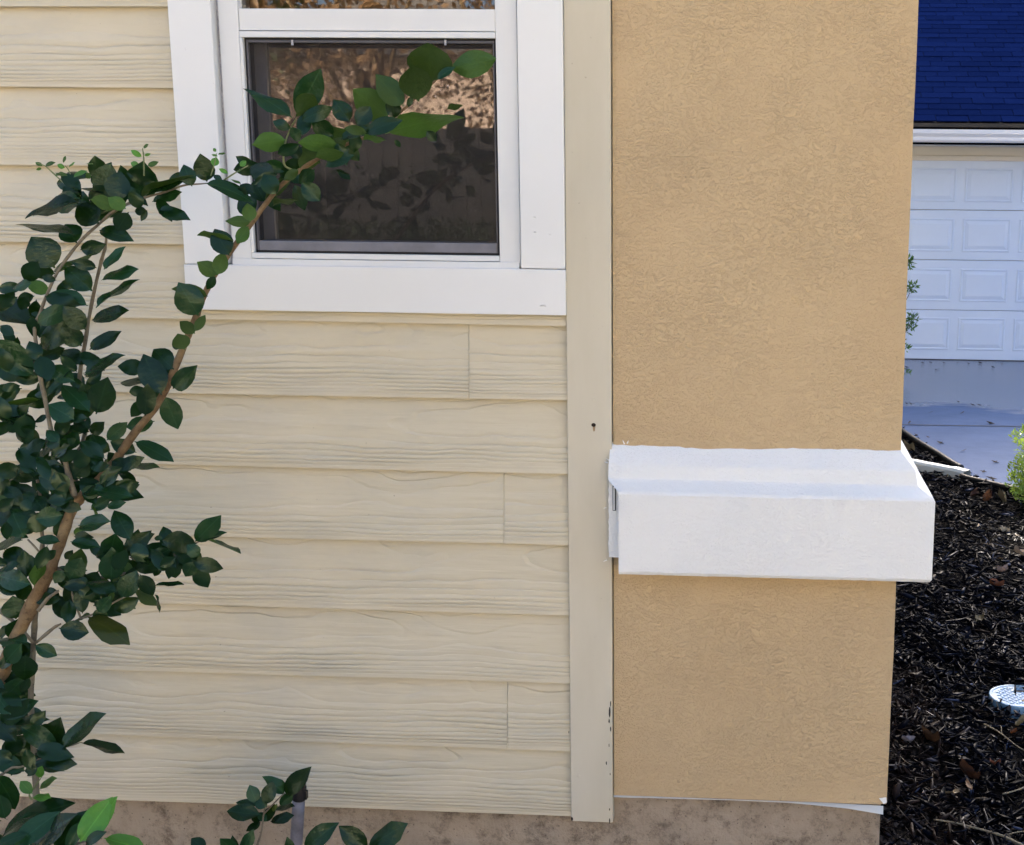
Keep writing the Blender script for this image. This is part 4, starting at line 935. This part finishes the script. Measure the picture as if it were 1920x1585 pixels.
def valve():
    c = on_ground(1908, 1304, 0.045); R = 0.098
    o = empty('valve_cover', (c.x, c.y, 0)); tag(o, 'round pale blue utility cover with diamond tread set in the mulch', 'utility cover')
    mt = plain('pale_blue_cover_plastic', (0.20, 0.36, 0.54), 0.42, 0.15, 30.0, 0.0004, 200.0)
    n = 40; m = MB(); rings = [(R, 0.0), (R, 0.043), (R-0.003, 0.045), (R-0.010, 0.045), (R-0.012, 0.0425), (0.0001, 0.0425)]
    vs = [(c.x+r*math.cos(2*math.pi*i/n), c.y+r*math.sin(2*math.pi*i/n), z) for r, z in rings for i in range(n)]
    fs = [(k*n+i, k*n+(i+1)%n, (k+1)*n+(i+1)%n, (k+1)*n+i) for k in range(len(rings)-1) for i in range(n)]
    m.add(vs, fs).build('plate', mt, o)
    t = MB(); s_ = 0.0215
    for i in range(-6, 7):
        for j in range(-6, 7):
            x, y = (i+0.5*(j % 2))*s_, j*s_*0.62
            if math.hypot(x, y) < R-0.022 and not (0.0 < x < 0.05 and -0.05 < y < -0.028) and not (-0.005 < x < 0.05 and 0.03 < y < 0.055):
                h = 0.0025; w1, w2 = s_*0.44, s_*0.27
                t.add([(c.x+x-w1,c.y+y,0.0425),(c.x+x,c.y+y-w2,0.0425),(c.x+x+w1,c.y+y,0.0425),(c.x+x,c.y+y+w2,0.0425),(c.x+x-w1*.7,c.y+y,0.0425+h),(c.x+x,c.y+y-w2*.7,0.0425+h),(c.x+x+w1*.7,c.y+y,0.0425+h),(c.x+x,c.y+y+w2*.7,0.0425+h)],
                      [(4,5,6,7),(0,1,5,4),(1,2,6,5),(2,3,7,6),(3,0,4,7)])
    t.build('tread', mt, o, fix=False)
    for (dx, dy) in ((0.022, -0.040), (0.022, 0.042)):
        boxo('slot', c.x+dx-0.016, c.x+dx+0.016, c.y+dy-0.007, c.y+dy+0.007, 0.040, 0.0436, M['gasket'], o)
valve()
def dead_leaf_mesh(seed, curl):
    r = random.Random(seed); n, k = 9, 5; vs = []; fs = []; sd_off = seed*1.7
    for i in range(n):
        u = i/(n-1); hw = 0.26*math.sin(math.pi*min(0.98, max(0.03, u)))**0.8*(1+r.uniform(-0.15, 0.15))
        for j in range(k):
            v = (j-2)/2.0; vs.append((u-0.5+r.uniform(-0.03,0.03), v*hw*(1-0.25*curl)+r.uniform(-0.03,0.03), curl*(v*v*0.42+(u-0.5)**2*0.9)+r.uniform(-0.035, 0.035)+0.12*math.sin(u*5+sd_off)*v))
    for i in range(n-1):
        for j in range(k-1): fs.append((i*k+j, (i+1)*k+j, (i+1)*k+j+1, i*k+j+1))
    return vs, fs
DL = [
 (1697,1390,0.055,(0.46,0.44,0.52),2,'pale lilac scrap of dead leaf on dark soil beside the column',0.9),
 (1748,1392,0.085,(0.15,0.085,0.045),3,'large curled brown dead leaf right of the pale scrap',1.1),
 (1814,1455,0.085,(0.10,0.045,0.025),4,'dark rust brown curled leaf above the two tan chips',1.0),
 (1817,1474,0.050,(0.52,0.34,0.20),5,'bright tan leaf piece under the dark curled leaf',0.3),
 (1786,1486,0.050,(0.50,0.38,0.23),6,'slim tan wood chip left of the bright tan piece',0.15),
 (1898,1376,0.055,(0.30,0.095,0.02),7,'orange brown dead leaf below the utility cover',0.6),
 (1866,1434,0.075,(0.22,0.075,0.04),8,'long red brown dead leaf in the black mulch',0.5),
 (1913,1358,0.070,(0.30,0.24,0.12),9,'yellowish dead leaf tucked against the utility cover',0.6),
 (1879,1073,0.075,(0.50,0.36,0.30),10,'pale pink dead leaf in the mulch right of the band',0.8),
 (1868,1099,0.080,(0.32,0.12,0.06),11,'reddish brown leaf just below the pale pink leaf',0.7),
 (1836,1162,0.085,(0.20,0.16,0.08),12,'olive brown leaf lying in the middle of the mulch',0.4),
 (1850,938,0.14,(0.30,0.12,0.05),13,'rust coloured leaf below the black edging',0.6),
 (1824,930,0.11,(0.16,0.07,0.04),14,'dull brown leaf near the end of the drain pipe',0.6),
 (1886,942,0.13,(0.42,0.36,0.24),15,'straw coloured leaf standing by the black edging',1.2),
 (1883,998,0.075,(0.62,0.56,0.44),16,'cream coloured leaf near the right picture edge',0.7),
 (1912,1040,0.085,(0.66,0.55,0.44),17,'pale buff leaf at the right edge below the bright bush',0.8),
 (1709,848,0.13,(0.55,0.45,0.28),18,'small straw leaf in the mulch corner behind the column',1.2),
]
for (px, py, L, c, sd_, label, curl) in DL:
    p = on_ground(px, py, 0.04); r = random.Random(sd_)
    vs, fs = dead_leaf_mesh(sd_, curl)
    o = link('dead_leaf', MB().add(vs, fs).mesh('dead_leaf', plain('dead_leaf_%d' % sd_, tuple(x*0.55 for x in c), 0.6, 0.4, 30.0), smooth=True, fix=False))
    L *= 0.82; o.scale = (L, L, L); o.location = p; o.rotation_euler = (r.uniform(-0.5, 0.5), r.uniform(-0.4, 0.4), r.uniform(0, 6.28)); tag(o, label, 'leaf', 'dead leaves on the mulch bed')
def ground_twig(label, pts, rad, forks=()):
    o = empty('twig', on_ground(pts[0][0], pts[0][1], 0.0)); tag(o, label, 'twig', 'fallen twigs on the mulch bed')
    P = [Vector(q) for q in smooth_path([on_ground(x, y, 0.045) for x, y in pts], 4)]
    MB().tube(P, [rad*(1-0.55*i/len(P)) for i in range(len(P))], 6).build('twig_stem', M['twig'], o, smooth=True)
    for f in forks:
        P = [on_ground(x, y, 0.045) for x, y in f]; MB().tube(P, [rad*0.6, rad*0.4, rad*0.2][:len(P)], 5).build('side_shoot', M['twig'], o, smooth=True)
ground_twig('long grey twig lying across the mulch at the bottom right', [(1930,1592),(1880,1568),(1840,1556),(1790,1543),(1750,1537)], 0.0042, [[(1880,1568),(1905,1561),(1925,1558)]])
ground_twig('thin tan twig below the utility cover', [(1845,1358),(1868,1370),(1885,1382),(1905,1398),(1925,1410)], 0.0032, [[(1878,1374),(1877,1362)]])
ground_twig('short forked twig between the tan chips and the right edge', [(1880,1489),(1900,1484),(1925,1475)], 0.0026)
ground_twig('fine pale twig on the bare soil by the column', [(1688,1418),(1698,1428),(1709,1434)], 0.0016)

# ------------------------------------------------------------------ leafy bushes beside the driveway
def leaf_cloud(cents, n, lmin, lmax, rad, seed, up=0.5, aspect=0.45):
    r = random.Random(seed); m = MB()
    for _ in range(n):
        c = r.choice(cents); d = Vector((r.gauss(0,1), r.gauss(0,1), r.gauss(0,1))).normalized()*rad*r.random()**0.45
        p = Vector(c)+d; t = (d.normalized()*0.8+Vector((r.gauss(0,.6), r.gauss(0,.6), r.gauss(0,.5)+up))).normalized()
        L = r.uniform(lmin, lmax); s_ = t.cross(Vector((r.gauss(0,1), r.gauss(0,1), r.gauss(0,1)))).normalized(); nn = t.cross(s_); w = L*aspect/2
        m.add([p, p+t*L*0.45+s_*w+nn*L*0.06, p+t*L, p+t*L*0.45-s_*w+nn*L*0.06], [(0,1,2,3)] if False else [(0,1,2),(0,2,3)])
    return m
def mat_fol(name, c, tr):
    t = NT(name); v = t.coord('Object'); geo = t.n('ShaderNodeNewGeometry').outputs['Random Per Island']
    cc = t.ramp(geo, [(0.0, tuple(x*0.5 for x in c)), (0.5, c), (1.0, tuple(min(1, x*1.5) for x in c))]); t.set(cc, 0.45, 0.4)
    b = t.n('ShaderNodeBsdfTranslucent'); t.val(b.inputs[0], tr); mx = t.n('ShaderNodeMixShader'); mx.inputs[0].default_value = 0.3
    t.l(t.b.outputs[0], mx.inputs[1]); t.l(b.outputs[0], mx.inputs[2]); t.l(mx.outputs[0], t.out.inputs[0]); return t.m
M['box_leaf'] = mat_fol('boxwood_leaf', (0.16, 0.27, 0.05), (0.36, 0.5, 0.07))
M['mid_leaf'] = mat_fol('privet_leaf', (0.07, 0.16, 0.045), (0.15, 0.30, 0.05))
M['tree_leaf'] = mat_fol('tree_leaf', (0.085, 0.10, 0.035), (0.22, 0.22, 0.06))
M['oak_leaf'] = mat_fol('oak_leaf_bronze', (0.20, 0.12, 0.06), (0.30, 0.18, 0.07))
M['hedge_leaf'] = mat_fol('hedge_leaf', (0.018, 0.026, 0.012), (0.06, 0.10, 0.03))
def bright_bush():
    Yb = 4.15
    base = at(1955, 960, Yb); o = empty('bright_bush', (base.x, Yb, 0)); tag(o, 'sunlit bright green bush at the right edge beside the driveway', 'bush')
    pts = [(1918,818),(1925,845),(1912,880),(1925,880),(1908,905),(1925,910),(1940,860),(1950,890),(1965,840),(1970,900),(1990,870),(1945,930),(1975,935),(2000,910),(1920,925)]
    cents = [at(x, y, Yb+random.Random(i).uniform(-0.15, 0.15)) for i, (x, y) in enumerate(pts)]
    leaf_cloud(cents, 2800, 0.016, 0.032, 0.062, 4).build('foliage', M['box_leaf'], o, fix=False)
    for i, c in enumerate(cents[:12:2]):
        b0 = Vector((base.x+0.02*i, Yb, 0.0)); MB().tube([b0, (b0+c)/2+Vector((0.02,0,0.03)), c], [0.006, 0.004, 0.002], 5).build('stem', M['twig'], o, smooth=True)
bright_bush()
def sprig_shrub():
    Yb = 8.6; base = at(1640, 700, Yb); o = empty('slender_shrub', (base.x, Yb, 0)); tag(o, 'slender green shrub peeking out from behind the column before the garage', 'shrub')
    cents = [at(x, y, Yb) for x, y in [(1704,490),(1709,492),(1703,498),(1702,536),(1708,540),(1714,539),(1706,549),(1703,598),(1710,594),(1716,597),(1704,607),(1711,612),(1702,619),(1690,560),(1680,620),(1670,520),(1675,580),(1660,640),(1690,640),(1700,697),(1698,652)]]
    leaf_cloud(cents, 420, 0.03, 0.055, 0.032, 8, 0.3, 0.4).build('foliage', M['mid_leaf'], o, fix=False)
    b0 = Vector((base.x, Yb, 0))
    for c in cents[::3]: MB().tube([b0, (b0+c)/2+Vector((0,0,0.1)), c], [0.012, 0.007, 0.003], 5).build('stem', M['twig'], o, smooth=True)
sprig_shrub()
def debris():
    r = random.Random(31); m = MB()
    spots = [(1755,694),(1760,692),(1862,689),(1700,757),(1708,758),(1745,774),(1797,754),(1824,760),(1836,760),(1705,793),(1857,794),(1718,816),(1740,820),(1763,831),(1806,846),(1866,867),(1844,885),(1859,898),(1804,775),(1700,689),(1816,682),(1838,681),(1795,681),(1770,681),(1730,681),(1745,680),(1880,680)]
    for (x, y) in spots:
        p = on_ground(x, y, 0.018); s_ = r.uniform(0.018, 0.04); a = r.uniform(0, 3.1)
        for k in range(r.choice([1, 2])):
            d = Vector((math.cos(a+k*1.9), math.sin(a+k*1.9), 0))*s_; e = Vector((-d.y, d.x, 0))*0.35; q = Vector((0, 0, s_*0.4))
            m.add([p-d, p+e, p+d+q, p-e+q*0.6], [(0,1,2,3)])
    o = m.build('leaf_litter', plain('dark_litter', (0.035, 0.028, 0.025), 0.8, 0.4), None, fix=False); tag(o, 'dark bits of leaf litter scattered on the driveway', 'litter', None, 'stuff')
debris()

# ------------------------------------------------------------------ surroundings: added sun-blocking hedge between the houses, and what the window mirrors
def hedge(name, label, x0, x1, y0, y1, h, n, mat, seed, lf=(0.05, 0.10)):
    o = empty(name, ((x0+x1)/2, (y0+y1)/2, 0)); tag(o, label, 'hedge'); r = random.Random(seed); m = MB()
    for _ in range(n):
        p = Vector((r.uniform(x0, x1), r.uniform(y0, y1), h*r.random()**0.7*(1+0.10*math.sin(r.random()*9))))
        t = Vector((r.gauss(0,1), r.gauss(0,1), r.gauss(0,1)+0.5)).normalized(); L = r.uniform(*lf); s_ = t.orthogonal().normalized()*L*0.3
        m.add([p-t*L*.5, p+s_, p+t*L*.5, p-s_], [(0,1,2,3)])
    m.build('foliage', mat, o, fix=False)
    bx = MB(); k = 9
    for i in range(k): x = x0+(x1-x0)*(i+0.5)/k; bx.tube([(x,(y0+y1)/2,0),(x+0.05,(y0+y1)/2,h*0.85)], [0.03,0.012], 6)
    bx.build('stems', M['bark'], o)
hedge('sun_block_hedge', 'unseen tall hedge added between the two houses to block the sun', -0.6, 0.99, 10.6, 12.4, 3.2, 52000, M['hedge_leaf'], 3)  # out of view, added to keep sun off the bed and driveway
def tree(name, label, loc, h, cr, seed, mat, n=3500, lf=(0.10, 0.20), trunk_r=0.16, squash=0.75, base=0.38):
    o = empty(name, loc); tag(o, label, 'tree'); r = random.Random(seed); L0 = Vector(loc)
    P = [L0+Vector((0,0,-0.05)), L0+Vector((r.uniform(-.1,.1),0,h*0.25)), L0+Vector((r.uniform(-.2,.2),r.uniform(-.2,.2),h*0.5)), L0+Vector((r.uniform(-.3,.3),0,h*0.85))]
    P = [Vector(q) for q in smooth_path(P, 4)]
    MB().tube(P, [trunk_r*(1-0.8*i/len(P)) for i in range(len(P))], 9).build('trunk', M['bark'], o, smooth=True)
    cents = []; lim = MB()
    for i in range(11):
        a = r.uniform(0, 6.28); b = L0+Vector((0,0,h*r.uniform(base, 0.8))); e = L0+Vector((math.cos(a)*cr*r.uniform(.45,1), math.sin(a)*cr*r.uniform(.45,1), h*r.uniform(base+0.05, 1.0)))
        lim.tube([b, (b+e)/2+Vector((0,0,0.2)), e], [trunk_r*0.35, trunk_r*0.2, 0.02], 6); cents += [e, (b+e)/2+Vector((0,0,0.25)), e*0.75+b*0.25]
    lim.build('limbs', M['bark'], o, smooth=True)
    leaf_cloud(cents, n, lf[0], lf[1], cr*0.42, seed+1, 0.1, 0.5).build('crown', mat, o, fix=False)
tree('oak_tree', 'broad oak standing in the front yard right of the fence', (-0.6,-14,0), 8.5, 3.4, 11, M['tree_leaf'], 5200, (0.10,0.22), 0.22)
tree('bronze_tree', 'bronze leaved tree mirrored at the right of the window', (-3.2,-14.5,0), 5.2, 1.8, 12, M['oak_leaf'], 3600, (0.08,0.16), 0.10, base=0.25)
tree('pale_tree', 'leaning pale trunked tree mirrored at the left of the window', (-8.3,-15.5,0), 7.5, 2.4, 13, M['tree_leaf'], 3000, (0.10,0.2), 0.14)
tree('oak_tree', 'second oak farther back across the street, mirrored in the glass', (-11.5,-23,0), 9, 4.2, 14, M['oak_leaf'], 5000, (0.14,0.28), 0.25)
tree('oak_tree', 'tall oak across the street on the far right of the reflection', (1.5,-23,0), 9, 4.4, 15, M['tree_leaf'], 5000, (0.14,0.28), 0.25)
tree('oak_tree', 'broad low branched oak mirrored in the upper part of the window', (-5.6,-15,0), 6.5, 2.6, 61, M['oak_leaf'], 1500, (0.10,0.2), 0.13, base=0.22)
hedge('clipped_hedge', 'dark clipped hedge mirrored along the bottom of the window', -9.0, -1.5, -9.0, -8.3, 1.35, 15000, M['hedge_leaf'], 5, (0.06,0.12))
def fence():
    x0, x1, y, h = -9.6, -1.2, -9.6, 2.35
    o = empty('wooden_fence', ((x0+x1)/2, y, 0)); tag(o, 'brown wooden board fence mirrored across the middle of the window', 'fence')
    mt = plain('shade_dark_fence_brown', (0.008, 0.0065, 0.006), 0.8, 0.35, 4.0, 0.001, 60.0)  # near-black colour stands in for shade on the sun-facing boards
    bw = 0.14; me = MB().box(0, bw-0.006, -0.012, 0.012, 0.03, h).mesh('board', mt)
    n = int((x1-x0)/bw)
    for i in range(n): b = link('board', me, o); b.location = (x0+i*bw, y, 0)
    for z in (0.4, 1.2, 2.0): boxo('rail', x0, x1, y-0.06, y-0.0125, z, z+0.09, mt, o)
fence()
M['roofa'] = plain('grey_brown_roof', (0.17, 0.15, 0.13), 0.9, 0.25, 3.0)
def across(X0, X1, Y1, hh, c, label, rise=2.4):
    Y0 = Y1-8.0
    o = empty('house_across', ((X0+X1)/2, (Y0+Y1)/2, 0)); tag(o, label, 'house', 'houses across the street')
    mt = plain('sunlit_house_stucco', c, 0.85, 0.08, 2.0, 0.002, 40.0)
    MB().box(X0, X1, Y0, Y1, 0, hh).build('wall', mt, o)
    MB().add([(X0-.5,Y1+.5,hh),(X1+.5,Y1+.5,hh),(X1+.5,Y0-.5,hh),(X0-.5,Y0-.5,hh),(X0+2.6,(Y0+Y1)/2,hh+rise),(X1-2.6,(Y0+Y1)/2,hh+rise)], [(0,1,5,4),(1,2,5),(2,3,4,5),(3,0,4),(3,2,1,0)]).build('roof', M['roofa'], o)
    n = 4
    for i in range(n):
        x = X0+(X1-X0)*(i+0.5)/n
        if i == 2: boxo('door', x-0.5, x+0.5, Y1-0.02, Y1+0.05, 0.05, 2.1, M['bark'], o)
        for z in ((1.0, 2.3), (3.3, 4.5)):
            if z[1] < hh-0.2 and not (i == 2 and z[0] < 2):
                w = boxo('window', x-0.6, x+0.6, Y1-0.02, Y1+0.05, z[0], z[1], M['white'], o); boxo('pane', x-0.52, x+0.52, Y1+0.04, Y1+0.06, z[0]+0.08, z[1]-0.08, M['gasket'], w)
across(-13.6, -5.6, -26, 4.7, (0.62, 0.47, 0.37), 'sunlit pinkish house across the street, mirrored in the window', 1.9)
across(-36, -21, -25, 5.6, (0.66, 0.58, 0.44), 'cream house across the street, left of the pinkish house')
across(1, 15, -25, 5.6, (0.66, 0.56, 0.42), 'buff house across the street, right of the pinkish house')
across(19, 34, -26, 5.4, (0.62, 0.55, 0.45), 'pale tan house across the street at the far right of the row')
tree('oak_tree', 'large sunlit tree behind the pinkish house', (-7.5,-40,0), 11, 5.0, 16, M['oak_leaf'], 5000, (0.18,0.34), 0.3)
wk = MB().add([(-9,-6.2,0.01),(1.6,-6.2,0.01),(1.6,-0.95,0.01),(-9,-0.95,0.01)], [(0,1,2,3)]).build('bounce_slab', plain('pale_bounce_concrete', (0.42, 0.40, 0.37), 0.9, 0.1, 3.0, 0.001, 90.0)); tag(wk, kind='structure')  # unseen pale slab added to bounce light onto the lower wall and column
rd = MB().add([(-120,-21.5,0.008),(120,-21.5,0.008),(120,-16.0,0.008),(-120,-16.0,0.008)], [(0,1,2,3)]).build('road', plain('pale_asphalt', (0.20, 0.19, 0.175), 0.9, 0.2, 3.0)); tag(rd, kind='structure')
